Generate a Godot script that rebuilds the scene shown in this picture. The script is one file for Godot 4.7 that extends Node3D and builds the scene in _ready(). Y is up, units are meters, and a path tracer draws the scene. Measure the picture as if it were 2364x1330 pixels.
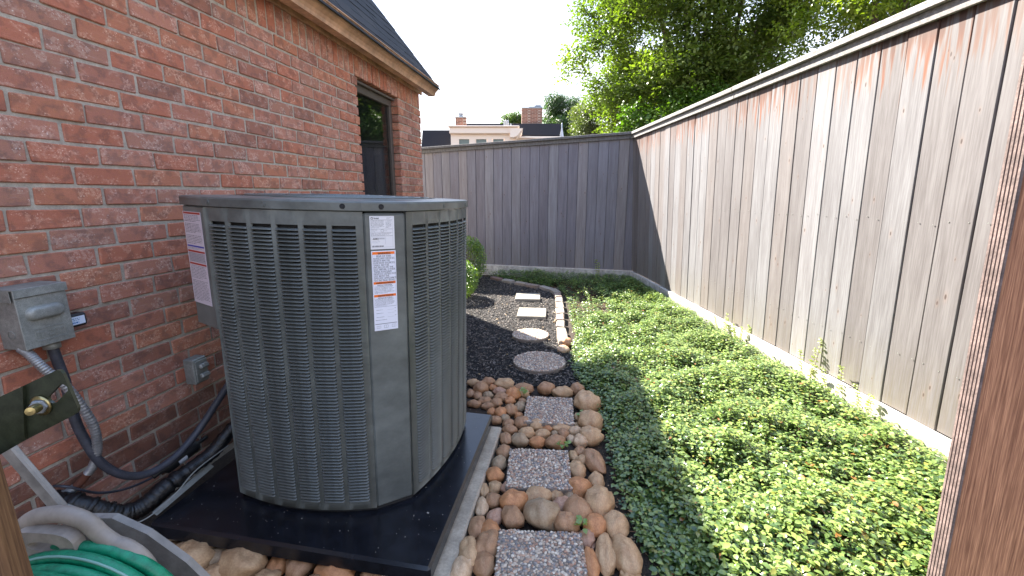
extends Node3D
# A narrow side yard: brick house wall and an outdoor cooling unit on the left, board fences right and ahead.
# World: x right, y up, -z ahead, metres; the camera stands over the origin.

const EYE := 1.22
const HOUSE_TURN := -0.15932      # the house wall runs 9.1 degrees to the right of straight ahead
const FENCE_TURN := 0.05351       # the side fence runs 3.1 degrees to the left of straight ahead
const COURSE := 0.0677
const MORTAR0 := 0.0294           # height of the lowest bed joint
var rng := RandomNumberGenerator.new()
var M := {}
var names := {}

# ---------------------------------------------------------------- naming
func put(o: Node3D, called: String, parent: Node = null) -> Node3D:
	if parent == null:
		var n: int = names.get(called, 0)
		names[called] = n + 1
		o.name = called if n == 0 else "%s_%03d" % [called, n]
		add_child(o, true)
	else:
		var key := str(parent.get_instance_id()) + called
		var n2: int = names.get(key, 0)
		names[key] = n2 + 1
		o.name = called if n2 == 0 else "%s_%03d" % [called, n2]
		parent.add_child(o, true)
	return o

func tag(o: Node3D, label: String, category: String, group := "") -> Node3D:
	o.set_meta("label", label)
	o.set_meta("category", category)
	if group != "":
		o.set_meta("group", group)
	return o

func kind(o: Node3D, k: String) -> Node3D:
	o.set_meta("kind", k)
	return o

func base(called: String, xf: Transform3D) -> Node3D:
	var o := Node3D.new()
	o.transform = xf
	return put(o, called)

func obj(called: String, mesh: Mesh, mt: Material, parent: Node = null, xf := Transform3D.IDENTITY) -> MeshInstance3D:
	var o := MeshInstance3D.new()
	o.mesh = mesh
	if mt != null:
		o.material_override = mt
	o.transform = xf
	put(o, called, parent)
	return o

func many(called: String, mesh: Mesh, mt: Material, xfs: Array, cols: Array, parent: Node = null) -> MultiMeshInstance3D:
	var mm := MultiMesh.new()
	mm.transform_format = MultiMesh.TRANSFORM_3D
	mm.use_colors = cols.size() > 0
	mm.mesh = mesh
	mm.instance_count = xfs.size()
	for i in xfs.size():
		var t: Transform3D = xfs[i]
		mm.set_instance_transform(i, t)
		if cols.size() > 0:
			var c: Color = cols[i]
			mm.set_instance_color(i, c)
	var o := MultiMeshInstance3D.new()
	o.multimesh = mm
	o.material_override = mt
	put(o, called, parent)
	o.set_meta("kind", "stuff")
	return o

# ---------------------------------------------------------------- places
func house(u: float, v: float, h: float) -> Vector3:   # u along the wall, v out from it
	var dw := Vector3(0.15865, 0, -0.98733)
	var ou := Vector3(0.98733, 0, 0.15865)
	return Vector3(-1.6291, h, -0.26177) + dw * u + ou * v

func house_xf(u := 0.0, v := 0.0, h := 0.0) -> Transform3D:
	return Transform3D(Basis(Vector3.UP, HOUSE_TURN), house(u, v, h))

func rnd(a: float, b: float) -> float:
	return rng.randf_range(a, b)

func yaw(a: float) -> Basis:
	return Basis(Vector3.UP, a)

# ---------------------------------------------------------------- shapes
func st_new() -> SurfaceTool:
	var st := SurfaceTool.new()
	st.begin(Mesh.PRIMITIVE_TRIANGLES)
	st.set_smooth_group(-1)
	return st

func done(st: SurfaceTool) -> ArrayMesh:
	st.generate_normals()
	return st.commit()

func tri(st: SurfaceTool, a: Vector3, b: Vector3, c: Vector3) -> void:   # counterclockwise seen from outside
	st.add_vertex(a); st.add_vertex(c); st.add_vertex(b)

func quad(st: SurfaceTool, a: Vector3, b: Vector3, c: Vector3, d: Vector3) -> void:
	tri(st, a, b, c); tri(st, a, c, d)

func quad_uv(st: SurfaceTool, p: Array, uv: Array) -> void:
	for k in [0, 2, 1, 0, 3, 2]:
		var q: Vector2 = uv[k]
		var w: Vector3 = p[k]
		st.set_uv(q)
		st.add_vertex(w)

func face_out(st: SurfaceTool, pts: Array, centre: Vector3) -> void:   # a convex face, turned away from centre
	var a: Vector3 = pts[0]
	var b: Vector3 = pts[1]
	var c: Vector3 = pts[2]
	var mid := Vector3.ZERO
	for q: Vector3 in pts:
		mid += q / pts.size()
	var flip := (b - a).cross(c - a).dot(mid - centre) < 0.0
	for i in range(1, pts.size() - 1):
		var q1: Vector3 = pts[i]
		var q2: Vector3 = pts[i + 1]
		if flip:
			tri(st, a, q2, q1)
		else:
			tri(st, a, q1, q2)

func cbox(st: SurfaceTool, c: Vector3, s: Vector3, bev := 0.004, xf := Transform3D.IDENTITY, jit := 0.0) -> void:   # a box with chamfered edges
	var h := s * 0.5
	var P := {}
	for i in 8:
		var sg := Vector3(1 if i & 1 else -1, 1 if i & 2 else -1, 1 if i & 4 else -1)
		var wob := Vector3(rnd(-jit, jit), rnd(-jit, jit), rnd(-jit, jit))
		for ax in 3:
			var p := Vector3.ZERO
			for k in 3:
				p[k] = sg[k] * (h[k] if k == ax else h[k] - bev)
			P[i * 3 + ax] = xf * (c + p + wob)
	var cc := xf * c
	for ax in 3:
		var b1 := (ax + 1) % 3
		var b2 := (ax + 2) % 3
		for sgn in 2:
			var f := []
			for k in [[0, 0], [1, 0], [1, 1], [0, 1]]:
				var i: int = (sgn << ax) | (k[0] << b1) | (k[1] << b2)
				f.append(P[i * 3 + ax])
			face_out(st, f, cc)
	if bev <= 0.0:
		return
	for ax in 3:      # edges that run along ax
		var b1 := (ax + 1) % 3
		var b2 := (ax + 2) % 3
		for k in [[0, 0], [1, 0], [1, 1], [0, 1]]:
			var i: int = (k[0] << b1) | (k[1] << b2)
			var j: int = i | (1 << ax)
			face_out(st, [P[i * 3 + b1], P[i * 3 + b2], P[j * 3 + b2], P[j * 3 + b1]], cc)
	for i in 8:
		face_out(st, [P[i * 3], P[i * 3 + 1], P[i * 3 + 2]], cc)

func cbox_mesh(s: Vector3, bev := 0.004, c := Vector3.ZERO, jit := 0.0) -> ArrayMesh:
	var st := st_new()
	cbox(st, c, s, bev, Transform3D.IDENTITY, jit)
	return done(st)

func spline(pts: Array, per := 8) -> PackedVector3Array:
	var out := PackedVector3Array()
	for i in pts.size() - 1:
		var p0: Vector3 = pts[maxi(i - 1, 0)]
		var p1: Vector3 = pts[i]
		var p2: Vector3 = pts[i + 1]
		var p3: Vector3 = pts[mini(i + 2, pts.size() - 1)]
		for k in per:
			var t := float(k) / per
			out.append(p1.cubic_interpolate(p2, p0, p3, t))
	out.append(pts[pts.size() - 1])
	return out

func tube(st: SurfaceTool, path: PackedVector3Array, radii: Array, sides := 12, flat := 1.0) -> void:   # radii: one number, or one per point
	var n := path.size()
	var rings := []
	var up := Vector3.UP
	for i in n:
		var t := (path[mini(i + 1, n - 1)] - path[maxi(i - 1, 0)]).normalized()
		if i == 0:
			up = Vector3.UP if absf(t.y) < 0.9 else Vector3.RIGHT
		var side := t.cross(up).normalized()
		up = side.cross(t).normalized()
		var r: float = radii[i] if radii.size() > 1 else radii[0]
		var ring := PackedVector3Array()
		for k in sides:
			var a := TAU * k / sides
			ring.append(path[i] + side * cos(a) * r + up * sin(a) * r * flat)
		rings.append(ring)
	st.set_smooth_group(0)
	for i in n - 1:
		var ra: PackedVector3Array = rings[i]
		var rb: PackedVector3Array = rings[i + 1]
		for k in sides:
			var k2 := (k + 1) % sides
			quad(st, ra[k], ra[k2], rb[k2], rb[k])
	st.set_smooth_group(-1)
	for e in [0, n - 1]:
		var ring2: PackedVector3Array = rings[e]
		for k in sides:
			if e == 0:
				tri(st, path[0], ring2[(k + 1) % sides], ring2[k])
			else:
				tri(st, path[n - 1], ring2[k], ring2[(k + 1) % sides])

func tube_mesh(pts: Array, r: float, sides := 12, per := 8) -> ArrayMesh:
	var st := st_new()
	tube(st, spline(pts, per), [r], sides)
	return done(st)

func lathe(st: SurfaceTool, prof: Array, xf: Transform3D, sides := 20, smooth := true) -> void:   # prof: Vector2(radius, height) from the bottom up
	st.set_smooth_group(0 if smooth else -1)
	for i in prof.size() - 1:
		var a: Vector2 = prof[i]
		var b: Vector2 = prof[i + 1]
		for k in sides:
			var t0 := TAU * k / sides
			var t1 := TAU * (k + 1) / sides
			var p := [xf * Vector3(a.x * cos(t0), a.y, -a.x * sin(t0)), xf * Vector3(a.x * cos(t1), a.y, -a.x * sin(t1)), xf * Vector3(b.x * cos(t1), b.y, -b.x * sin(t1)), xf * Vector3(b.x * cos(t0), b.y, -b.x * sin(t0))]
			if a.x > 1e-6:
				tri(st, p[0], p[1], p[2])
			if b.x > 1e-6:
				tri(st, p[0], p[2], p[3])
	st.set_smooth_group(-1)

func prism(st: SurfaceTool, outline: Array, y0: float, y1: float, xf := Transform3D.IDENTITY) -> void:   # outline: Vector2(x, z), any way round; extruded along y
	var pv := PackedVector2Array(outline)
	if Geometry2D.is_polygon_clockwise(pv):
		pv.reverse()
	var idx := Geometry2D.triangulate_polygon(pv)
	for i in range(0, idx.size(), 3):
		var a := pv[idx[i]]
		var b := pv[idx[i + 1]]
		var c := pv[idx[i + 2]]
		if (b - a).cross(c - a) > 0.0:
			var sw := b
			b = c
			c = sw
		tri(st, xf * Vector3(a.x, y1, a.y), xf * Vector3(b.x, y1, b.y), xf * Vector3(c.x, y1, c.y))
		tri(st, xf * Vector3(a.x, y0, a.y), xf * Vector3(c.x, y0, c.y), xf * Vector3(b.x, y0, b.y))
	for i in pv.size():
		var a := pv[i]
		var b := pv[(i + 1) % pv.size()]
		quad(st, xf * Vector3(b.x, y0, b.y), xf * Vector3(a.x, y0, a.y), xf * Vector3(a.x, y1, a.y), xf * Vector3(b.x, y1, b.y))

func prism_mesh(outline: Array, y0: float, y1: float) -> ArrayMesh:
	var st := st_new()
	prism(st, outline, y0, y1)
	return done(st)

func pebble_mesh(seed_: int, rough := 0.12, rings := 6, segs := 10) -> ArrayMesh:   # a unit stone, radius about 0.5
	var nz := FastNoiseLite.new()
	nz.seed = seed_
	nz.frequency = 0.9
	var st := st_new()
	st.set_smooth_group(0)
	var cut := []
	for i in 4:
		cut.append([Vector3(rnd(-1, 1), rnd(-0.6, 1), rnd(-1, 1)).normalized(), rnd(0.36, 0.5)])
	var P := []
	for i in rings + 1:
		var row := []
		for k in segs:
			var th := PI * i / rings
			var ph := TAU * k / segs
			var d := Vector3(sin(th) * cos(ph), cos(th), sin(th) * sin(ph))
			var q := d * 0.5 * (1.0 + rough * 2.2 * nz.get_noise_3d(d.x * 1.6, d.y * 1.6, d.z * 1.6))
			if rough > 0.05:
				for c in cut:
					var nn: Vector3 = c[0]
					var lim: float = c[1]
					var over := q.dot(nn) - lim
					if over > 0.0:
						q -= nn * over * 0.75
			row.append(q)
		P.append(row)
	for i in rings:
		for k in segs:
			var k2 := (k + 1) % segs
			if i > 0:
				tri(st, P[i][k], P[i][k2], P[i + 1][k])
			if i < rings - 1:
				tri(st, P[i][k2], P[i + 1][k2], P[i + 1][k])
	return done(st)

func leaf_mesh(wide := 0.5, curl := 0.12) -> ArrayMesh:    # a pointed leaf of length 1 along +z, face up, folded at its midrib
	var st := st_new()
	st.set_smooth_group(0)
	var w := wide * 0.5
	var b := Vector3(0, 0, 0)
	var t := Vector3(0, -curl * 1.2, 1)
	var l1 := Vector3(-w * 0.86, 0.07, 0.3)
	var r1 := Vector3(w * 0.86, 0.07, 0.3)
	var c1 := Vector3(0, curl * 0.3, 0.3)
	var l2 := Vector3(-w * 0.85, 0.04, 0.66)
	var r2 := Vector3(w * 0.85, 0.04, 0.66)
	var c2 := Vector3(0, -curl * 0.1, 0.66)
	tri(st, b, c1, l1); tri(st, b, r1, c1)
	quad(st, l1, c1, c2, l2); quad(st, c1, r1, r2, c2)
	tri(st, l2, c2, t); tri(st, c2, r2, t)
	return done(st)

func arrow_xf(at: Vector3, dir: Vector3, normal: Vector3, size: float) -> Transform3D:   # +z along dir, +y near normal
	var z := dir.normalized()
	var x := normal.cross(z).normalized()
	var y := z.cross(x)
	return Transform3D(Basis(x * size, y * size, z * size), at)

# ---------------------------------------------------------------- textures and materials
func noise_bytes(n: int, freq: float, seed_: int, oct := 4, type := FastNoiseLite.TYPE_SIMPLEX_SMOOTH) -> PackedByteArray:
	var nz := FastNoiseLite.new()
	nz.seed = seed_
	nz.frequency = freq
	nz.noise_type = type
	nz.fractal_octaves = oct
	var im := nz.get_seamless_image(n, n)
	im.convert(Image.FORMAT_L8)
	return im.get_data()

func tex_of(bytes: PackedByteArray, w: int, h: int) -> ImageTexture:
	return ImageTexture.create_from_image(Image.create_from_data(w, h, false, Image.FORMAT_RGB8, bytes))

func ramp_tex(n: int, layers: Array, dark: Color, light: Color, contrast := 1.0) -> ImageTexture:   # two tones mixed by a sum of noises; sRGB tones
	var out := PackedByteArray()
	out.resize(n * n * 3)
	var total := 0.0
	for l in layers:
		total += l[1]
	for i in n * n:
		var t := 0.0
		for l in layers:
			var by: PackedByteArray = l[0]
			t += by[i] / 255.0 * l[1]
		t = clampf((t / total - 0.5) * contrast + 0.5, 0.0, 1.0)
		var c := dark.lerp(light, t)
		out[i * 3] = int(c.r * 255); out[i * 3 + 1] = int(c.g * 255); out[i * 3 + 2] = int(c.b * 255)
	return tex_of(out, n, n)

func lin(r: float, g: float, b: float) -> Color:
	return Color(r, g, b).linear_to_srgb()

func mat(c: Color, rough := 0.7, tex: Texture2D = null, scale := 1.0, bump: Texture2D = null, depth := 0.2, metal := 0.0, in_world := false) -> StandardMaterial3D:
	var m := StandardMaterial3D.new()
	m.albedo_color = c
	m.roughness = rough
	m.metallic = metal
	if tex != null or bump != null:
		m.uv1_triplanar = true
		m.uv1_world_triplanar = in_world
		m.uv1_scale = Vector3.ONE * scale
	if tex != null:
		m.albedo_texture = tex
	if bump != null:
		m.heightmap_enabled = true
		m.heightmap_texture = bump
		m.heightmap_scale = depth
	return m

func leaf_mat(rough: float, glow: Color) -> StandardMaterial3D:
	var m := StandardMaterial3D.new()
	m.vertex_color_use_as_albedo = true
	m.roughness = rough
	m.backlight_enabled = true
	m.backlight = glow
	m.cull_mode = BaseMaterial3D.CULL_DISABLED
	return m

func brick_tex(n: int) -> ImageTexture:
	var a := noise_bytes(n, 0.012, 11, 4)
	var b := noise_bytes(n, 0.05, 12, 4)
	var c := noise_bytes(n, 0.25, 13, 2)
	var d := noise_bytes(n, 0.011, 14, 3)
	var e := noise_bytes(n, 0.11, 15, 3)
	var out := PackedByteArray()
	out.resize(n * n * 3)
	var red := Color(0.68, 0.46, 0.385)
	var plum := Color(0.565, 0.40, 0.35)
	var orange := Color(0.69, 0.475, 0.36)
	var ash := Color(0.78, 0.635, 0.575)
	for i in n * n:
		var va := a[i] / 255.0
		var vb := b[i] / 255.0
		var vc := c[i] / 255.0
		var vd := d[i] / 255.0
		var col := red.lerp(plum, smoothstep(0.45, 0.75, va)).lerp(orange, smoothstep(0.55, 0.8, vb) * 0.6)
		var patch := smoothstep(0.50, 0.66, vd)
		col = col.lerp(ash, patch * smoothstep(0.3, 0.65, vb) * 0.62)
		col = col * (0.90 + 0.20 * vc)
		var ve := e[i] / 255.0
		if ve > 0.70 and vd > 0.50:
			col = col.lerp(Color(0.93, 0.87, 0.83), smoothstep(0.70, 0.79, ve) * (0.45 + 0.5 * patch))
		if ve < 0.14:
			col = col * 0.78
		out[i * 3] = clampi(int(col.r * 255), 0, 255); out[i * 3 + 1] = clampi(int(col.g * 255), 0, 255); out[i * 3 + 2] = clampi(int(col.b * 255), 0, 255)
	return tex_of(out, n, n)

func board_tex(cols: int, cw: int, h: int) -> ImageTexture:    # weathered cedar: one board to a column, with knots and stains under the cap
	var g1 := FastNoiseLite.new(); g1.seed = 31; g1.frequency = 1.0; g1.fractal_octaves = 3
	var g2 := FastNoiseLite.new(); g2.seed = 32; g2.frequency = 1.0; g2.fractal_octaves = 2
	var out := PackedByteArray()
	out.resize(cols * cw * h * 3)
	var silver := Color(0.525, 0.522, 0.532)
	var grain := Color(0.395, 0.382, 0.388)
	var rust := Color(0.52, 0.25, 0.12)
	var dark := Color(0.27, 0.22, 0.21)
	for c in cols:
		var knots := []
		for k in [3, 5, 6, 3, 5, 4, 7, 3][c]:
			knots.append(Vector3(rnd(0.15, 0.85) * cw, rnd(0.04, 0.97) * h, rnd(1.8, 5.5)))
		var tone := rnd(-0.12, 0.12)
		var stain: float = [1.0, 0.25, 0.7, 0.9, 0.15, 1.0, 0.5, 0.35][c]
		var shade := FastNoiseLite.new(); shade.seed = 60 + c; shade.frequency = 1.0; shade.fractal_octaves = 2
		var cathedral := rnd(0.2, 0.8) * cw
		for y in h:
			var fy := float(y) / h
			var near := []
			for kn: Vector3 in knots:
				if absf(y - kn.y) < kn.z * 7.0:
					near.append(kn)
			for x in cw:
				var wx := float(x)
				var spot := 0.0
				var ring := 0.0
				for kn: Vector3 in near:
					var dx := x - kn.x
					var dy := (y - kn.y) * 0.45
					var d2 := (dx * dx + dy * dy) / (kn.z * kn.z)
					if d2 < 9.0:
						wx += dx * 0.55 * exp(-d2 * 0.7)
						spot = maxf(spot, smoothstep(0.5, 0.1, d2))
						ring = maxf(ring, exp(-d2 * 0.6))
				var arch := absf(wx - cathedral) * 0.08 + y * 0.0035
				var n := g1.get_noise_2d(wx * 0.16 + c * 97.0, y * 0.0055)
				var n2 := g2.get_noise_2d(wx * 0.55 + c * 53.0, y * 0.02)
				var rings2 := sin(arch * 9.0 + n * 4.0) * 0.09
				var t := clampf(shade.get_noise_2d(x * 0.02, y * 0.0022) * 0.35 + 0.42 + n * 0.45 + n2 * 0.22 + rings2 * 0.8 + tone, 0.0, 1.0)
				var col := silver.lerp(grain, t)
				col = col.lerp(Color(0.60, 0.51, 0.46), ring * 0.35)
				col = col.lerp(dark, spot * 0.8)
				if fy < 0.20:
					var s := (0.20 - fy) / 0.20
					var streak := smoothstep(0.42, 1.05, s * 0.95 + shade.get_noise_2d(x * 0.055 + 70.0, y * 0.004) * 0.75 + n2 * 0.12) * stain
					col = col.lerp(rust, streak * 0.92).lerp(dark, clampf(s * 1.9 - 0.95, 0.0, 0.9) * streak)
				if fy > 0.8:
					col = col.lerp(Color(0.53, 0.49, 0.39), (fy - 0.8) * 1.9 * (0.6 + n))
				var o := (y * cols * cw + c * cw + x) * 3
				out[o] = clampi(int(col.r * 255), 0, 255); out[o + 1] = clampi(int(col.g * 255), 0, 255); out[o + 2] = clampi(int(col.b * 255), 0, 255)
	return tex_of(out, cols * cw, h)

func print_tex(w: int, h: int, paper: Color, what: Callable) -> ImageTexture:
	var im := Image.create(w, h, false, Image.FORMAT_RGB8)
	im.fill(paper)
	what.call(im)
	return ImageTexture.create_from_image(im)

func small_print(im: Image, x: int, y: int, w: int, rows: int, step: int, ink: Color, thick := 2) -> void:   # lines of fine print too small to read
	for r in rows:
		var px := x
		var last := x + int(w * (rnd(0.55, 0.75) if r == rows - 1 else rnd(0.88, 1.0)))
		while px < last:
			var ww := int(rnd(3, 14))
			var q := px
			while q < mini(px + ww, last):
				if rng.randf() < 0.78:
					im.fill_rect(Rect2i(q, y + r * step, 1, thick), ink)
				q += 1
			px += ww + 3

func letters(text: String, size: float, mt: Material, parent: Node, xf: Transform3D, bold := false, align := HORIZONTAL_ALIGNMENT_LEFT, spacing := 0.0, depth := 0.0006) -> MeshInstance3D:
	var f := SystemFont.new()
	f.font_names = PackedStringArray(["Droid Sans"])
	f.font_weight = 700 if bold else 400
	var t := TextMesh.new()
	t.text = text
	t.font = f
	t.font_size = 16
	t.pixel_size = size / 16.0
	t.depth = depth
	t.curve_step = 2.0
	t.horizontal_alignment = align
	t.vertical_alignment = VERTICAL_ALIGNMENT_TOP
	t.line_spacing = spacing
	return obj("lettering", t, mt, parent, xf)

func make_materials() -> void:
	var n1 := noise_bytes(512, 0.01, 1, 4)
	var n2 := noise_bytes(512, 0.05, 2, 4)
	var n3 := noise_bytes(512, 0.3, 3, 2)
	var cell := noise_bytes(512, 0.06, 4, 1, FastNoiseLite.TYPE_CELLULAR)
	var grit := ramp_tex(512, [[n1, 0.8], [n2, 0.7], [n3, 1.0]], Color(0.66, 0.66, 0.66), Color(1, 1, 1), 1.6)
	var soft := ramp_tex(512, [[n1, 1.0], [n2, 0.7], [n3, 0.25]], Color(0.7, 0.7, 0.7), Color(1, 1, 1), 2.0)
	var fine := ramp_tex(512, [[n3, 1.0], [n2, 0.6]], Color(0.3, 0.3, 0.3), Color(1, 1, 1), 1.5)
	M.grit = grit
	M.soft = soft
	M.fine = fine
	var bt := brick_tex(512)
	M.brick = []
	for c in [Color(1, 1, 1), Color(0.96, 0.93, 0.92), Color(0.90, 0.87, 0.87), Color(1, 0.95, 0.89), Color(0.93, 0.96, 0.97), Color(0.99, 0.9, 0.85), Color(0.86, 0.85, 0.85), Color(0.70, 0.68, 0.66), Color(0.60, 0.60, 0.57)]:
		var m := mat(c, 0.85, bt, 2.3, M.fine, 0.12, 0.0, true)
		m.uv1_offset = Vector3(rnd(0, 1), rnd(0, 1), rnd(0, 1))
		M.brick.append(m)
	M.mortar = mat(lin(0.56, 0.49, 0.40), 0.95, grit, 3.0, fine, 0.1, 0.0, true)
	M.trim_paint = mat(lin(0.62, 0.36, 0.22), 0.45, soft, 0.8)
	M.shingle = []
	for c in [lin(0.030, 0.029, 0.034), lin(0.042, 0.038, 0.042), lin(0.024, 0.024, 0.03), lin(0.05, 0.042, 0.042)]:
		M.shingle.append(mat(c, 0.95, fine, 6.0))
	M.bronze = mat(lin(0.075, 0.06, 0.05), 0.5)
	var gl := StandardMaterial3D.new()
	gl.transparency = BaseMaterial3D.TRANSPARENCY_ALPHA
	gl.albedo_color = Color(0.03, 0.05, 0.05, 0.35)
	gl.roughness = 0.03
	gl.metallic_specular = 0.6
	M.glass = gl
	M.screen = mat(lin(0.012, 0.016, 0.016), 0.8)
	M.cloth = mat(lin(0.22, 0.22, 0.21), 0.9)
	M.unit_paint = mat(lin(0.170, 0.182, 0.170), 0.30, soft, 0.6)
	M.unit_paint.roughness_texture = soft
	M.unit_paint.roughness = 0.42
	M.unit_dark = mat(lin(0.012, 0.012, 0.013), 0.7)
	M.paper = mat(lin(0.72, 0.72, 0.74), 0.5)
	M.ink = mat(lin(0.02, 0.02, 0.022), 0.6)
	M.orange_ink = mat(lin(0.85, 0.20, 0.02), 0.5)
	M.black_plastic = mat(lin(0.014, 0.015, 0.020), 0.24, soft, 2.5, M.fine, 0.02)
	M.rubber = mat(lin(0.014, 0.014, 0.015), 0.5, soft, 4.0)
	M.wrap = mat(lin(0.010, 0.010, 0.011), 0.16, soft, 14.0, soft, 0.5)
	M.concrete = mat(lin(0.56, 0.46, 0.345), 0.9, grit, 2.5, fine, 0.12)
	M.galvanized = mat(lin(0.40, 0.41, 0.38), 0.5, fine, 2.0, null, 0.2, 0.3)
	M.galvanized.albedo_texture = grit
	M.dull_steel = mat(lin(0.32, 0.33, 0.34), 0.5, soft, 6.0, null, 0.2, 0.4)
	M.flex = mat(lin(0.42, 0.42, 0.43), 0.4, soft, 8.0, null, 0.2, 0.5)
	M.conduit = mat(lin(0.060, 0.062, 0.080), 0.5, soft, 4.0)
	M.zinc = mat(lin(0.52, 0.42, 0.20), 0.28, soft, 20.0, null, 0.2, 0.9)
	M.green_steel = mat(lin(0.040, 0.046, 0.026), 0.32, soft, 9.0)
	M.beige = mat(lin(0.44, 0.365, 0.30), 0.5, soft, 1.0)
	M.grey_plastic = mat(lin(0.36, 0.32, 0.28), 0.5, soft, 1.0)
	var hose_bump := PackedByteArray()
	hose_bump.resize(64 * 64 * 3)
	for y in 64:
		for x in 64:
			var vv := int(127 + 60 * sin(TAU * (x + y) / 8.0) + 60 * sin(TAU * (x - y) / 8.0))
			for k in 3:
				hose_bump[(y * 64 + x) * 3 + k] = clampi(vv, 0, 255)
	M.hose = mat(lin(0.006, 0.29, 0.14), 0.42, soft, 10.0, tex_of(hose_bump, 64, 64), 0.05)
	M.hose_stripe = mat(lin(0.20, 0.36, 0.30), 0.45)
	M.rust = mat(lin(0.16, 0.05, 0.025), 0.8, grit, 12.0)
	var bd := board_tex(8, 96, 1024)
	M.boards = []
	for c in [Color(0.92, 0.92, 0.92), Color(0.83, 0.81, 0.80), Color(0.75, 0.72, 0.71), Color(0.87, 0.84, 0.82), Color(1.0, 1.0, 1.0)]:
		var m := StandardMaterial3D.new()
		m.albedo_color = c
		m.albedo_texture = bd
		m.roughness = 0.62
		m.heightmap_enabled = true
		m.heightmap_texture = bd
		m.heightmap_scale = 0.10
		M.boards.append(m)
	M.far_boards = []
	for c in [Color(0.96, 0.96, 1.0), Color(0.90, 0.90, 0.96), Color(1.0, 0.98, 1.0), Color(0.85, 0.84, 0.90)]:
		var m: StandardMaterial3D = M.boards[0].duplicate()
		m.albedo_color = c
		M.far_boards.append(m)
	M.pale_wood = mat(lin(0.60, 0.56, 0.51), 0.8, soft, 0.7, fine, 0.05)
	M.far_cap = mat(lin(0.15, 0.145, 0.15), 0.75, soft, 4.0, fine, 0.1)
	M.cap_wood = mat(lin(0.32, 0.30, 0.29), 0.75, soft, 4.0, fine, 0.1)
	# rough sawn brown boards: strong grain along their length
	var rs := PackedByteArray()
	rs.resize(256 * 512 * 3)
	var gz := FastNoiseLite.new(); gz.seed = 77; gz.frequency = 1.0; gz.fractal_octaves = 3
	for y in 512:
		for x in 256:
			var wob := gz.get_noise_2d(x * 0.02, y * 0.008) * 6.0
			var t := gz.get_noise_2d((x + wob * 0.7) * 0.20, y * 0.016) * 0.62 + gz.get_noise_2d(x * 0.6 + 300, y * 0.06) * 0.4
			t = clampf(t + 0.5, 0.0, 1.0)
			var c := Color(0.47, 0.30, 0.215).lerp(Color(0.80, 0.58, 0.44), t)
			var o := (y * 256 + x) * 3
			rs[o] = int(c.r * 255); rs[o + 1] = int(c.g * 255); rs[o + 2] = int(c.b * 255)
	var rst := tex_of(rs, 256, 512)
	M.sawn = mat(Color(1, 1, 1), 0.85, rst, 4.0, rst, 0.3)
	M.sawn.uv1_scale = Vector3(4.0, 0.45, 4.0)
	M.sawn.uv1_offset = Vector3(0, 0.05, 0)
	M.sawn_pale = mat(Color(1, 0.95, 0.92), 0.8, soft, 5.0, fine, 0.1)
	M.sawn_pale.albedo_color = lin(0.23, 0.165, 0.15)
	M.post_tan = mat(lin(0.40, 0.43, 0.33), 0.8, rst, 4.0, rst, 0.2)
	M.post_tan.uv1_scale = Vector3(4.0, 0.45, 4.0)
	M.post_tan.uv1_offset = Vector3(0, 0.05, 0)
	var stn := ramp_tex(512, [[n1, 1.0], [n2, 0.9], [n3, 0.5], [cell, 0.3]], Color(0.66, 0.58, 0.52), Color(1, 1, 1), 1.6)
	M.stone = {}
	for e in [["tan", lin(0.72, 0.49, 0.275)], ["brown", lin(0.55, 0.33, 0.18)], ["orange", lin(0.72, 0.355, 0.155)], ["pink", lin(0.64, 0.40, 0.275)], ["grey", lin(0.51, 0.39, 0.25)], ["pale", lin(0.85, 0.64, 0.42)]]:
		M.stone[e[0]] = mat(e[1], 0.6, stn, 0.55, fine, 0.12)
	M.pebble = StandardMaterial3D.new()
	M.pebble.vertex_color_use_as_albedo = true
	M.pebble.roughness = 0.6
	M.paver = mat(lin(0.30, 0.25, 0.20), 0.95, grit, 6.0)
	M.pale_paver = mat(lin(0.40, 0.36, 0.29), 0.9, grit, 6.0, fine, 0.2)
	M.edging = []
	for c in [lin(0.42, 0.34, 0.27), lin(0.38, 0.28, 0.22), lin(0.46, 0.39, 0.32), lin(0.34, 0.21, 0.16)]:
		M.edging.append(mat(c, 0.9, grit, 8.0, fine, 0.15))
	M.soil = mat(lin(0.085, 0.055, 0.036), 0.95, ramp_tex(512, [[n2, 1.0], [n3, 1.0]], Color(0.4, 0.4, 0.4), Color(1, 1, 1), 1.8), 3.0, fine, 0.6, 0.0, true)
	M.mulch = mat(lin(0.022, 0.019, 0.019), 0.9, M.fine, 5.0, fine, 1.0, 0.0, true)
	M.chip = StandardMaterial3D.new()
	M.chip.vertex_color_use_as_albedo = true
	M.chip.roughness = 0.7
	M.leaf = leaf_mat(0.34, Color(0.75, 0.85, 0.35))
	M.leaf.metallic_specular = 0.85
	M.tree_leaf = leaf_mat(0.40, Color(0.85, 0.95, 0.4))
	M.bark = mat(lin(0.20, 0.14, 0.095), 0.9, soft, 3.0, fine, 0.4)
	M.stem = mat(lin(0.12, 0.07, 0.04), 0.9)
	M.cream = mat(lin(0.86, 0.71, 0.58), 0.8)
	M.far_roof = mat(lin(0.035, 0.032, 0.04), 0.9, fine, 1.2)
	M.far_glass = mat(lin(0.10, 0.14, 0.13), 0.08)
	M.tin = mat(lin(0.30, 0.33, 0.36), 0.4, null, 1.0, null, 0.2, 0.5)
	M.canvas = mat(lin(0.66, 0.67, 0.70), 0.9)
	# brick pattern for chimneys too far off for single bricks
	var cb := Image.create(64, 64, false, Image.FORMAT_RGB8)
	cb.fill(Color(0.55, 0.50, 0.46))
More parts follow.
